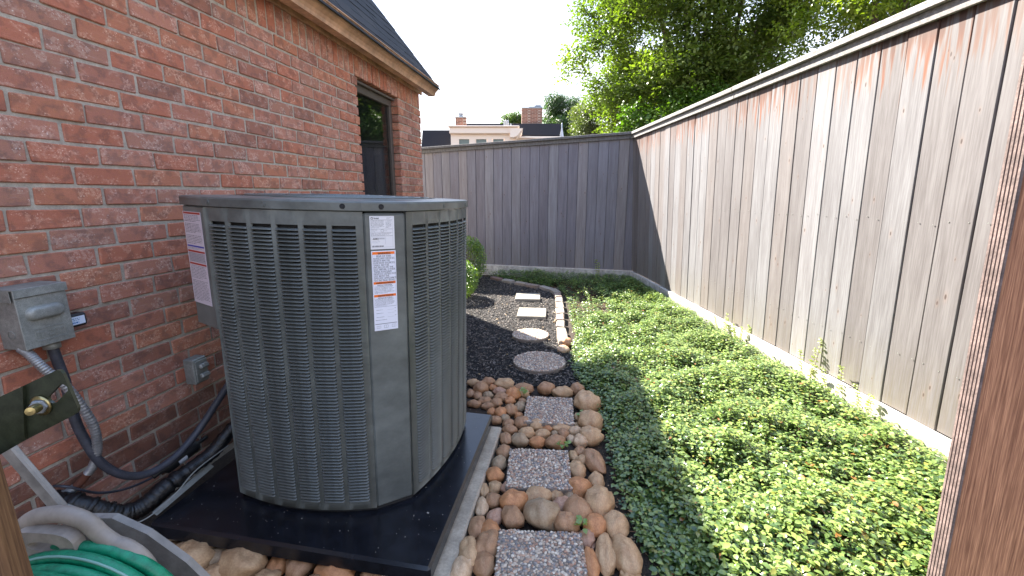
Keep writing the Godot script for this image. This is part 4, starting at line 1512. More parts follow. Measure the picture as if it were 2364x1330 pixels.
func pebble_cover(parent: Node3D, inside: Callable, w: float, d: float, top: float, count: int, size: float) -> void:
	var xfs := []
	var cols := []
	var tones := [Color(0.40, 0.31, 0.23), Color(0.46, 0.37, 0.28), Color(0.27, 0.20, 0.15), Color(0.31, 0.18, 0.12), Color(0.17, 0.15, 0.14), Color(0.55, 0.47, 0.37), Color(0.38, 0.24, 0.16), Color(0.24, 0.21, 0.19)]
	var grid := {}
	var tries := 0
	while xfs.size() < count and tries < count * 7:
		tries += 1
		var p := Vector2(rnd(-w, w) * 0.5, rnd(-d, d) * 0.5)
		if not inside.call(p):
			continue
		var s := size * rnd(0.7, 1.3)
		var key := Vector2i((p / (size * 0.7)).floor())
		if grid.has(key) and tries < count * 6:
			continue
		grid[key] = true
		xfs.append(Transform3D(Basis(Vector3.UP, rnd(0, TAU)) * Basis.from_scale(Vector3(s, s * 0.55, s * rnd(0.65, 0.95))), Vector3(p.x, top + rnd(-0.001, 0.0015), p.y)))
		cols.append((tones[rng.randi() % tones.size()] as Color) * rnd(0.92, 1.3))
	many("pebbles", pebble_mesh(7, 0.04, 5, 8), M.pebble, xfs, cols, parent)

func square_paver(x: float, z: float, turn: float, w: float, d: float, label: String, pebbly: bool) -> void:
	var root := base("stepping_stone", Transform3D(Basis(Vector3.UP, turn), Vector3(x, 0.0, z)))
	tag(root, label, "stepping stone", "square stepping stones in the path")
	obj("slab", cbox_mesh(Vector3(w, 0.05, d), 0.006, Vector3(0, 0.023, 0), 0.002), M.paver if pebbly else M.pale_paver, root)
	if pebbly:
		pebble_cover(root, func(p: Vector2) -> bool: return absf(p.x) < w * 0.5 - 0.004 and absf(p.y) < d * 0.5 - 0.004, w, d, 0.0485, 1250, 0.0118)

func round_paver(x: float, z: float, r: float, label: String) -> void:
	var root := base("stepping_stone", Transform3D(Basis.IDENTITY, Vector3(x, 0.0, z)))
	tag(root, label, "stepping stone", "round stepping stones in the mulch")
	var st := st_new()
	lathe(st, [Vector2(0, 0), Vector2(r, 0), Vector2(r, 0.034), Vector2(r - 0.006, 0.040), Vector2(0, 0.040)], Transform3D.IDENTITY, 40, false)
	obj("slab", done(st), M.paver, root)
	pebble_cover(root, func(p: Vector2) -> bool: return p.length() < r - 0.004, r * 2, r * 2, 0.040, 1300, 0.0125)

func build_path() -> void:
	square_paver(0.093, -1.155, -0.05, 0.295, 0.30, "nearest square pebble-faced stepping stone, cut by the bottom edge", true)
	square_paver(0.118, -1.665, -0.06, 0.275, 0.275, "second square pebble-faced stepping stone beside the concrete strip", true)
	square_paver(0.208, -2.185, -0.10, 0.270, 0.30, "third square pebble-faced stepping stone, next to the dark mulch", true)
	round_paver(0.200, -2.925, 0.192, "round pebble-faced stepping stone in the shaded mulch")
	round_paver(0.160, -3.53, 0.160, "round pebble-faced stepping stone half in sunlight")
	square_paver(0.205, -4.22, -0.09, 0.29, 0.33, "pale sunlit square stepping stone, nearer of the two in the mulch", false)
	square_paver(0.190, -4.93, -0.06, 0.29, 0.32, "pale sunlit square stepping stone, farther of the two in the mulch", false)
	var ed := [[0.427, 3.408], [0.438, 3.567], [0.449, 3.797], [0.472, 4.028], [0.500, 4.263], [0.522, 4.497], [0.537, 4.73], [0.548, 4.97], [0.540, 5.20], [0.442, 5.40], [0.279, 5.556], [0.124, 5.70], [-0.053, 5.868], [-0.224, 6.059]]
	var shapes := []
	for i in 4:
		shapes.append(cbox_mesh(Vector3(0.080, 0.075, 0.196), 0.008, Vector3(0, 0.020, 0), 0.005))
	for i in ed.size():
		var a: Array = ed[maxi(i - 1, 0)]
		var b: Array = ed[mini(i + 1, ed.size() - 1)]
		var ang := atan2(b[0] - a[0], b[1] - a[1])
		var o := obj("edging_brick", shapes[i % 4], M.edging[[0, 2, 0, 1, 2, 0, 2, 1, 0, 2, 1, 0, 2, 3][i]], null, Transform3D(Basis(Vector3(0, 0, 1), rnd(-0.06, 0.06)) * Basis(Vector3.UP, -ang + rnd(-0.06, 0.06)), Vector3(ed[i][0], 0.0, -ed[i][1])))
		tag(o, ("nearest pale edging brick of the curved border along the mulch" if i == 0 else ("farthest reddish edging brick of the curved border" if i == ed.size() - 1 else "%s edging brick from the near end of the curved border" % ordinal(i))), "edging brick", "edging bricks along the mulch bed")
	stone_shapes.clear()
	stone(0.407, -3.195, 0.09, 0.09, 0.06, "pale")
	stones[0][2] = "at the near end of the edging bricks"
	stone(0.452, -3.33, 0.085, 0.08, 0.08, "brown")
	stones[1][2] = "at the near end of the edging bricks"

# ---------------------------------------------------------------- plants
func build_cover() -> void:
	var edge := PackedVector2Array([Vector2(0.46, -0.3), Vector2(0.46, -0.9), Vector2(0.47, -1.12), Vector2(0.46, -1.25), Vector2(0.43, -1.52), Vector2(0.48, -1.94), Vector2(0.49, -2.26), Vector2(0.43, -2.69), Vector2(0.45, -3.05), Vector2(0.54, -3.5), Vector2(0.60, -4.3), Vector2(0.66, -5.0), Vector2(0.60, -5.45), Vector2(0.15, -5.80), Vector2(-0.15, -6.10), Vector2(-0.45, -6.45), Vector2(1.68, -5.93), Vector2(1.97, -0.3)])
	var bump := FastNoiseLite.new()
	bump.seed = 5
	bump.frequency = 1.0
	bump.fractal_octaves = 3
	var thin := FastNoiseLite.new()
	thin.seed = 9
	thin.frequency = 1.0
	thin.fractal_octaves = 2
	var leaf := leaf_mesh(0.60, 0.16)
	var xfs := []
	var cols := []
	var twigs := []
	while xfs.size() < 160000:
		var p := Vector2(rnd(-0.5, 2.0), rnd(-6.5, -0.35))
		if not Geometry2D.is_point_in_polygon(p, edge):
			continue
		var near := 9.0
		for i in edge.size() - 1:
			near = minf(near, p.distance_to(Geometry2D.get_closest_point_to_segment(p, edge[i], edge[i + 1])))
		var rise := smoothstep(0.0, 0.22, near)
		var bare := smoothstep(0.75, 0.15, Vector2((p.x - 0.84) * 1.15, (p.y + 4.85) * 0.42).length() + thin.get_noise_2d(p.x * 4.0, p.y * 4.0) * 0.45)
		bare = maxf(bare, smoothstep(-0.08, -0.30, thin.get_noise_2d(p.x * 2.6 + 40.0, p.y * 2.6)) * 0.55)
		bare = maxf(bare, (1.0 - smoothstep(0.0, 0.10, near)) * 0.6)
		if rng.randf() < bare * 0.93:
			continue
		var far := clampf((-p.y - 1.0) / 5.0, 0.0, 1.0)
		if rng.randf() < far * 0.45:
			continue
		var fence_side := smoothstep(0.30, 0.05, 1.972 + 0.0535 * p.y - p.x) + smoothstep(0.35, 0.05, 5.93 - 0.268 * (p.x - 1.66) + p.y)
		var top := 0.045 + 0.085 * rise * (0.8 + 1.0 * bump.get_noise_2d(p.x * 2.6, p.y * 2.6)) + 0.03 * bump.get_noise_2d(p.x * 12.0, p.y * 12.0) + 0.05 * clampf(fence_side, 0.0, 1.0)
		top = maxf(top, 0.03)
		# one sprig: a short leaning stem with leaves in pairs
		var stem := Vector3(rnd(-0.6, 0.6), 1.0, rnd(-0.6, 0.6)).normalized()
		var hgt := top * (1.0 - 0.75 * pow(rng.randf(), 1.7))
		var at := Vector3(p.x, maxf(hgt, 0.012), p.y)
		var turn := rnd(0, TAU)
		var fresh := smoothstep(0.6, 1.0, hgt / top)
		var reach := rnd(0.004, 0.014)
		for k in 5:
			var a := turn + k * 2.1 + rnd(-0.3, 0.3)
			var out := Vector3(cos(a), rnd(-0.15, 0.32), sin(a)).normalized()
			var nn := (stem + Vector3(rnd(-0.4, 0.4), 0.5, rnd(-0.4, 0.4))).normalized()
			var s := lerpf(0.013, 0.034, pow(rng.randf(), 1.25)) * (0.85 if k > 2 else 1.0)
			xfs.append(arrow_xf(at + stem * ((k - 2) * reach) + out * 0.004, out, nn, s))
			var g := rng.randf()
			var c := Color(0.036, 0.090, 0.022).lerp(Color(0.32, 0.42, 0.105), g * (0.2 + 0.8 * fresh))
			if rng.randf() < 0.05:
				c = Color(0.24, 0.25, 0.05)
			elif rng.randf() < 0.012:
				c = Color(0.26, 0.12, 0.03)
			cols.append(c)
		if twigs.size() < 5000:
			twigs.append(Transform3D(Basis(stem.cross(Vector3.RIGHT).normalized() * 0.0013, stem * (hgt + 0.01), stem.cross(stem.cross(Vector3.RIGHT)).normalized() * 0.0013), at - stem * hgt * 0.5))
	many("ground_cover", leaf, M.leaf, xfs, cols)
	var tw := cbox_mesh(Vector3(1, 1, 1), 0.0)
	many("ground_cover_stems", tw, M.stem, twigs, [])
	# dry needles and dead leaves on the bare soil
	xfs = []
	cols = []
	while xfs.size() < 5200:
		var p := Vector2(rnd(0.4, 1.6), rnd(-6.0, -0.8))
		if not Geometry2D.is_point_in_polygon(p, edge):
			continue
		var s := rnd(0.02, 0.06)
		xfs.append(Transform3D(Basis(Vector3.UP, rnd(0, TAU)) * Basis(Vector3.RIGHT, rnd(-0.25, 0.25)) * Basis.from_scale(Vector3(0.0016, 0.0012, s)), Vector3(p.x, rnd(0.004, 0.016), p.y)))
		cols.append(Color(0.34, 0.19, 0.10) * rnd(0.5, 1.2))
	many("dry_litter", tw, M.chip, xfs, cols)

func weed(label: String, at: Vector3, n: int) -> void:
	var root := base("weed", Transform3D(Basis.IDENTITY, at))
	tag(root, label, "weed", "small weeds between the stones")
	var lv := st_new()
	var leaf := leaf_mesh(0.8, 0.2)
	for k in n:
		var a := rnd(0, TAU)
		var d := Vector3(cos(a), rnd(0.0, 0.5), sin(a))
		lv.append_from(leaf, 0, arrow_xf(Vector3(cos(a), 0, sin(a)) * rnd(0.0, 0.018) + Vector3(0, rnd(0.0, 0.02), 0), d, Vector3(rnd(-0.4, 0.4), 1, rnd(-0.4, 0.4)), rnd(0.014, 0.026)))
	var m: StandardMaterial3D = M.leaf.duplicate()
	m.vertex_color_use_as_albedo = false
	m.albedo_color = lin(0.12, 0.22, 0.04)
	obj("leaves", lv.commit(), m, root)

func sprig(label: String, at: Vector3, h: float, n: int, out: Vector3) -> void:
	var root := base("vine_sprig", Transform3D(Basis.IDENTITY, at))
	tag(root, label, "vine", "vine sprigs against the fences")
	var st := st_new()
	var lv := st_new()
	var leaf := leaf_mesh(0.5, 0.2)
	for k in n:
		var ax := rnd(-0.09, 0.09)
		var hh := h * rnd(0.5, 1.0)
		var q := spline([Vector3(ax * 0.4, 0, 0) , Vector3(ax * 0.8, hh * 0.5, 0) + out * 0.012 * rnd(0, 1), Vector3(ax, hh, 0) + out * 0.02 * rnd(0, 1)], 5)
		tube(st, q, [0.0013], 5)
		for i in range(2, q.size()):
			for s in [-1.0, 1.0]:
				var d := (Vector3(s * out.z + rnd(-0.4, 0.4), rnd(-0.2, 0.6), -s * out.x + rnd(-0.4, 0.4)) + out * 0.3).normalized()
				lv.append_from(leaf, 0, arrow_xf(q[i], d, (Vector3.UP * 0.6 + out).normalized(), rnd(0.018, 0.03)))
	obj("stem", done(st), M.stem, root)
	var m: StandardMaterial3D = M.tree_leaf.duplicate()
	m.vertex_color_use_as_albedo = false
	m.albedo_color = lin(0.10, 0.12, 0.04)
	obj("leaves", lv.commit(), m, root)

func crown(called: String, root: Node3D, blobs: Array, per: int, size: float, cols: Array, leaf_size: float, per_cluster := 9) -> void:   # blobs: [centre, radii]; leaf tufts spread through their outer volume
	var leaf := leaf_mesh(0.66, 0.15)
	var st := st_new()
	for k in per_cluster:
		var d := Vector3(rnd(-1, 1), rnd(-0.7, 0.8), rnd(-1, 1)).normalized()
		st.append_from(leaf, 0, arrow_xf(d * rnd(0.0, 0.5) * size, (d + Vector3(rnd(-0.5, 0.5), -0.2, rnd(-0.5, 0.5))).normalized(), Vector3(rnd(-0.7, 0.7), 1, rnd(-0.7, 0.7)).normalized(), leaf_size * rnd(0.75, 1.25)))
	var tuft := st.commit()
	var xfs := []
	var tints := []
	for b in blobs:
		var c: Vector3 = b[0]
		var r: Vector3 = b[1]
		var tone: float = rnd(0.0, 1.0)
		for i in int(per * r.x * r.y):
			var d := Vector3(rnd(-1, 1), rnd(-1, 1), rnd(-1, 1)).normalized()
			var k := pow(rng.randf(), 0.45)
			xfs.append(Transform3D(Basis.from_euler(Vector3(rnd(-0.5, 0.5), rnd(0, TAU), rnd(-0.5, 0.5))) * rnd(0.7, 1.25), c + d * r * k * rnd(0.85, 1.08)))
			var t := clampf(tone * 0.6 + rng.randf() * 0.4, 0.0, 1.0)
			tints.append((cols[0] as Color).lerp(cols[1], t))
	many(called, tuft, M.tree_leaf, xfs, tints, root)

func tree(label: String, foot: Vector3, centre: Vector3, radii: Vector3, n: int, blob: float, per: int, cols: Array, trunk: float, limbs: int, leaf_size: float, seed_: int, fork := 0.35) -> Node3D:
	rng.seed = seed_
	var root := base("tree", Transform3D(Basis.IDENTITY, foot))
	tag(root, label, "tree")
	var blobs := []
	for i in n:
		var d := Vector3(rnd(-1, 1), rnd(-1, 1), rnd(-1, 1))
		while d.length() > 1.0:
			d = Vector3(rnd(-1, 1), rnd(-1, 1), rnd(-1, 1))
		d = d.normalized() * pow(d.length(), 0.55)
		var s := blob * rnd(0.65, 1.25)
		blobs.append([centre + d * radii, Vector3(s, s * rnd(0.6, 0.85), s)])
	crown("crown", root, blobs, per, blob * 0.55, cols, leaf_size)
	var st := st_new()
	var top := centre - Vector3(0, radii.y * fork, 0)
	tube(st, spline([Vector3(0, -0.1, 0), Vector3(rnd(-0.1, 0.1), top.y * 0.4, 0), Vector3(top.x * 0.5, top.y * 0.75, top.z * 0.5)], 5), [trunk], 10)
	obj("trunk", done(st), M.bark, root)
	st = st_new()
	for i in limbs:
		var b: Vector3 = blobs[i * blobs.size() / limbs][0]
		var a: Vector3 = Vector3(top.x * 0.4, top.y * rnd(0.45, 0.75), top.z * 0.4)
		var mid := a.lerp(b, 0.5) + Vector3(rnd(-0.3, 0.3), rnd(0.0, 0.5), rnd(-0.3, 0.3))
		var path := spline([a, mid, b], 6)
		var rr := []
		for k in path.size():
			rr.append(trunk * lerpf(0.55, 0.10, float(k) / path.size()))
		tube(st, path, rr, 7)
	obj("limbs", done(st), M.bark, root)
	return root

func bush(label: String, at: Vector3, r: Vector3, seed_: int) -> void:
	rng.seed = seed_
	var root := base("bush", Transform3D(Basis.IDENTITY, at))
	tag(root, label, "bush")
	var leaf := leaf_mesh(0.6, 0.15)
	var xfs := []
	var cols := []
	for i in 9000:
		var d := Vector3(rnd(-1, 1), rnd(-0.9, 1), rnd(-1, 1)).normalized()
		var k := 1.0 - 0.35 * pow(rng.randf(), 2.0) + 0.05 * sin(d.x * 9.0) * cos(d.z * 8.0 + d.y * 5.0)
		xfs.append(arrow_xf(Vector3(0, r.y * 0.98, 0) + d * r * k, (d + Vector3(rnd(-0.8, 0.8), rnd(-0.2, 0.8), rnd(-0.8, 0.8))).normalized(), (d + Vector3(rnd(-0.6, 0.6), 0.6, rnd(-0.6, 0.6))).normalized(), rnd(0.014, 0.026)))
		cols.append(Color(0.10, 0.19, 0.03).lerp(Color(0.36, 0.44, 0.08), pow(rng.randf(), 1.4) * smoothstep(0.75, 1.0, k)))
	many("foliage", leaf, M.leaf, xfs, cols, root)
	var st := st_new()
	for i in 7:
		var d := Vector3(rnd(-1, 1), 0, rnd(-1, 1))
		tube(st, spline([Vector3(d.x * 0.02, 0, d.z * 0.02), Vector3(d.x * r.x * 0.4, r.y * 0.8, d.z * r.z * 0.4), Vector3(d.x * r.x * 0.7, r.y * 1.4, d.z * r.z * 0.7)], 5), [0.006], 6)
	obj("stems", done(st), M.stem, root)

# ---------------------------------------------------------------- beyond the fence
func build_neighbours() -> void:
	var root := base("neighbour_house", Transform3D(Basis.IDENTITY, Vector3(-1.35, 0, -22.0)))
	tag(root, "cream house with dark roof and brick chimneys beyond the far fence", "house")
	var st := st_new()
	# wall of the raised sun room, with three window openings
	for r in [[-1.65, 1.62, 2.0, 3.30], [-1.65, -1.28, 3.30, 3.93], [-0.72, -0.46, 3.30, 3.93], [0.14, 0.37, 3.30, 3.93], [0.99, 1.42, 3.30, 3.93], [-1.65, 1.42, 3.93, 4.12]]:
		cbox(st, Vector3((r[0] + r[1]) * 0.5, (r[2] + r[3]) * 0.5, -0.1), Vector3(r[1] - r[0], r[3] - r[2], 0.2), 0.0)
	cbox(st, Vector3(0, 2.1, -2.2), Vector3(3.2, 4.0, 3.6), 0.0)
	cbox(st, Vector3(0, 1.0, -0.2), Vector3(3.24, 1.99, 0.39), 0.0)
	cbox(st, Vector3(-2.49, 1.88, -1.7), Vector3(1.58, 3.75, 1.4), 0.0)
	cbox(st, Vector3(3.05, 2.1, -3.0), Vector3(2.85, 4.2, 2.2), 0.0)
	obj("wall", done(st), M.cream, root)
	for x in [-1.0, -0.16, 0.68]:
		st = st_new()
		for r in [[-0.29, -0.25, 3.28, 3.93], [0.25, 0.29, 3.28, 3.93], [-0.25, 0.25, 3.89, 3.93], [-0.25, 0.25, 3.28, 3.32]]:
			cbox(st, Vector3(x + (r[0] + r[1]) * 0.5, (r[2] + r[3]) * 0.5, -0.02), Vector3(r[1] - r[0], r[3] - r[2], 0.06), 0.0)
		var w := obj("window", done(st), M.cream, root)
		obj("pane", cbox_mesh(Vector3(0.5, 0.57, 0.02), 0.0, Vector3(x, 3.605, -0.06)), M.far_glass, w)
	st = st_new()
	cbox(st, Vector3(-0.02, 4.28, 0.02), Vector3(3.36, 0.30, 0.30), 0.03)
	cbox(st, Vector3(-0.02, 4.46, 0.05), Vector3(3.46, 0.06, 0.42), 0.02)
	obj("cornice", done(st), M.cream, root)
	st = st_new()
	prism(st, [Vector2(1.25, 4.36), Vector2(1.88, 4.36), Vector2(1.60, 4.02), Vector2(1.42, 3.95), Vector2(1.25, 3.95)], -0.25, 3.5, Transform3D(Basis(Vector3(1, 0, 0), Vector3(0, 0, -1), Vector3(0, 1, 0)), Vector3.ZERO))
	obj("eave", done(st), M.cream, root)
	st = st_new()
	cbox(st, Vector3(3.3, 2.04, -1.6), Vector3(3.37, 4.08, 0.3), 0.0)
	cbox(st, Vector3(3.2, 4.13, -1.42), Vector3(4.2, 0.10, 0.3), 0.02)
	obj("low_wall", done(st), M.cream, root)
	for r in [[-3.3, -1.72, 3.6, 4.46, -1.2], [-1.33, 4.0, 4.36, 4.97, -2.5]]:
		st = st_new()
		var slope := Transform3D(Basis(Vector3.RIGHT, -0.5), Vector3((r[0] + r[1]) * 0.5, (r[2] + r[3]) * 0.5, r[4]))
		cbox(st, Vector3.ZERO, Vector3(r[1] - r[0], (r[3] - r[2]) / cos(0.5) + 0.05, 0.12), 0.01, slope)
		obj("roof", done(st), M.far_roof, root)
	for c in [[-1.24, 4.1, 5.02, 0.52, -1.0], [2.45, 4.3, 5.86, 1.12, -3.4]]:
		var ch := obj("chimney", cbox_mesh(Vector3(c[3], c[2] - c[1], c[3] * 0.8), 0.01, Vector3(c[0], (c[1] + c[2]) * 0.5, c[4])), M.chimney, root)
		obj("chimney_cap", cbox_mesh(Vector3(c[3] + 0.05, 0.05, c[3] * 0.8 + 0.06), 0.01, Vector3(c[0], c[2] + 0.026, c[4])), M.tin, ch)
		st = st_new()
		if c[3] < 0.8:
			lathe(st, [Vector2(0.0, 0.05), Vector2(0.13, 0.05), Vector2(0.10, 0.12), Vector2(0.10, 0.17), Vector2(0.16, 0.20), Vector2(0.16, 0.23), Vector2(0.0, 0.24)], Transform3D(Basis.IDENTITY, Vector3(c[0], c[2], c[4])), 12)
		else:
			cbox(st, Vector3(c[0] + 0.2, c[2] + 0.13, c[4]), Vector3(0.75, 0.04, 0.4), 0.01)
			cbox(st, Vector3(c[0] + 0.34, c[2] + 0.20, c[4]), Vector3(0.34, 0.05, 0.34), 0.01)
			for x in [-0.1, 0.2, 0.5]:
				cbox(st, Vector3(c[0] + x, c[2] + 0.09, c[4]), Vector3(0.04, 0.09, 0.04), 0.0)
		obj("chimney_pot", done(st), M.tin, ch)
	st = st_new()
	for x in [0.94, 1.04, 1.14]:
		cbox(st, Vector3(x, 4.86, -2.1), Vector3(0.085, 0.46, 0.30), 0.01)
	cbox(st, Vector3(1.28, 4.79, -2.0), Vector3(0.10, 0.26, 0.12), 0.02)
	obj("roof_vent", done(st), M.tin, root)
	root = base("patio_umbrella", Transform3D(Basis.IDENTITY, Vector3(2.30, 0, -20.8)))
	tag(root, "folded white patio umbrella sticking up behind the far fence", "umbrella")
	st = st_new()
	lathe(st, [Vector2(0.028, 0), Vector2(0.028, 4.42), Vector2(0.0, 4.47)], Transform3D.IDENTITY, 10)
	obj("pole", done(st), M.tin, root)
	st = st_new()
	for k in 8:
		var a := TAU * k / 8.0
		var q := Vector3(cos(a), 0, sin(a))
		var s := Vector3(-sin(a), 0, cos(a)) * 0.06
		var top := Vector3(0, 4.40, 0)
		var lo := Vector3(0, 3.45, 0) + q * 0.16
		tri(st, top, lo - s, lo + s * 0.2)
		tri(st, top, lo + s * 0.2, Vector3(0, 3.45, 0) + q * 0.09 + s * 1.1)
	obj("canopy", done(st), M.canvas, root)

func build_trees() -> void:
	var deep := Color(0.095, 0.145, 0.042)
	var mid := Color(0.27, 0.325, 0.085)
	tree("broad sunlit green tree with many fanned limbs above the side fence", Vector3(4.6, 0, -10.4), Vector3(-0.55, 5.0, -0.2), Vector3(2.75, 2.9, 2.0), 170, 0.66, 430, [deep, mid], 0.14, 26, 0.072, 401, 0.9)
	tree("yellow green tree top close behind the side fence at upper right", Vector3(5.6, 0, -7.0), Vector3(-0.1, 5.0, 0.0), Vector3(1.5, 1.9, 1.4), 80, 0.5, 480, [Color(0.17, 0.235, 0.03), Color(0.34, 0.40, 0.06)], 0.10, 12, 0.06, 402, 0.7)
	tree("small grey green tree in front of the big tree, above the fence corner", Vector3(3.1, 0, -14.0), Vector3(0.0, 3.35, 0), Vector3(1.25, 1.0, 1.0), 42, 0.42, 700, [Color(0.10, 0.125, 0.07), Color(0.20, 0.22, 0.13)], 0.08, 8, 0.05, 403)
	tree("dark green tree right of the large brick chimney", Vector3(3.35, 0, -29.0), Vector3(0.0, 5.5, 0), Vector3(1.3, 1.8, 1.3), 50, 0.75, 560, [Color(0.035, 0.075, 0.03), Color(0.075, 0.125, 0.05)], 0.12, 8, 0.08, 404)
	tree("distant small tree between the roof vent and the large chimney", Vector3(0.45, 0, -30.0), Vector3(0.0, 5.6, 0), Vector3(1.0, 0.75, 0.8), 16, 0.5, 500, [Color(0.06, 0.11, 0.03), Color(0.12, 0.18, 0.05)], 0.12, 5, 0.10, 405)
	tree("tree far off, only a sprig of it beside the house corner", Vector3(-6.75, 0, -30.0), Vector3(0.0, 5.0, 0), Vector3(0.55, 0.6, 0.6), 10, 0.32, 400, [Color(0.07, 0.12, 0.04), Color(0.13, 0.18, 0.06)], 0.09, 4, 0.09, 406)
	tree("low bright green tree behind the far fence near its right end", Vector3(3.7, 0, -9.2), Vector3(-0.2, 2.55, 0.0), Vector3(1.2, 0.7, 0.8), 26, 0.40, 600, [Color(0.07, 0.14, 0.025), Color(0.14, 0.22, 0.04)], 0.06, 8, 0.06, 407)
	bush("rounded clipped bush, the farther of the two beside the air conditioner", Vector3(-0.66, 0, -5.85), Vector3(0.30, 0.34, 0.30), 501)
	bush("rounded clipped bush, the nearer of the two beside the air conditioner", Vector3(-0.68, 0, -5.0), Vector3(0.27, 0.24, 0.27), 502)
	rng.seed = 600
	var fx := func(t: float) -> Vector3: return Vector3(1.955 - 0.05343 * t, 0.09, -(0.1056 + 0.99857 * t))
	sprig("largest vine sprig on the sunlit fence, midway along it", fx.call(3.08), 0.22, 4, Vector3(-1, 0, 0))
	sprig("vine sprig on the sunlit fence, the farthest one", fx.call(3.32), 0.18, 3, Vector3(-1, 0, 0))
	sprig("tall thin vine sprig on the sunlit fence, third from the gate post", fx.call(2.36), 0.28, 3, Vector3(-1, 0, 0))
	sprig("short vine sprig on the sunlit fence, second from the gate post", fx.call(2.15), 0.20, 2, Vector3(-1, 0, 0))
	sprig("short vine sprig on the sunlit fence, nearest to the gate post", fx.call(1.93), 0.18, 2, Vector3(-1, 0, 0))
	sprig("vine sprig climbing the shaded far fence near its right end", Vector3(1.22, 0.1, -5.83), 0.28, 2, Vector3(0.2, 0, 1))

	weed("small green weed at the right edge of the third paver", Vector3(0.375, 0.05, -2.10), 16)
	weed("small green weed at the far left corner of the third paver", Vector3(0.07, 0.05, -2.40), 14)
	weed("small green weed at the far right corner of the second paver", Vector3(0.245, 0.05, -1.83), 16)
	weed("small green weed at the far right corner of the nearest paver", Vector3(0.255, 0.05, -1.325), 15)
	var xfs := []
	var cols := []
	var lf := leaf_mesh(0.5, 0.3)
	for i in 90:
		var p := Vector2(rnd(-0.6, 0.5), rnd(-5.8, -2.65))
		xfs.append(Transform3D(Basis(Vector3.UP, rnd(0, TAU)) * Basis(Vector3.RIGHT, rnd(-0.4, 0.4)) * Basis(Vector3(0, 0, 1), rnd(-0.5, 0.5)) * Basis.from_scale(Vector3.ONE * rnd(0.012, 0.03)), Vector3(p.x, 0.032, p.y)))
		cols.append(Color(0.36, 0.24, 0.11) * rnd(0.4, 1.1))
	var gx := []
	var gc := []
	for i in 1500:
		var p := Vector2(rnd(-1.0, 0.5), rnd(-2.62, -0.95))
		var s := rnd(0.004, 0.013)
		gx.append(Transform3D(Basis(Vector3.UP, rnd(0, TAU)) * Basis.from_scale(Vector3(s, s * 0.6, s * rnd(0.6, 1.0))), Vector3(p.x, 0.004, p.y)))
		gc.append(Color(0.30, 0.20, 0.12) * rnd(0.4, 1.3))
	many("gravel", pebble_mesh(8, 0.1, 5, 7), M.chip, gx, gc)
	many("fallen_leaves", lf, M.chip, xfs, cols)

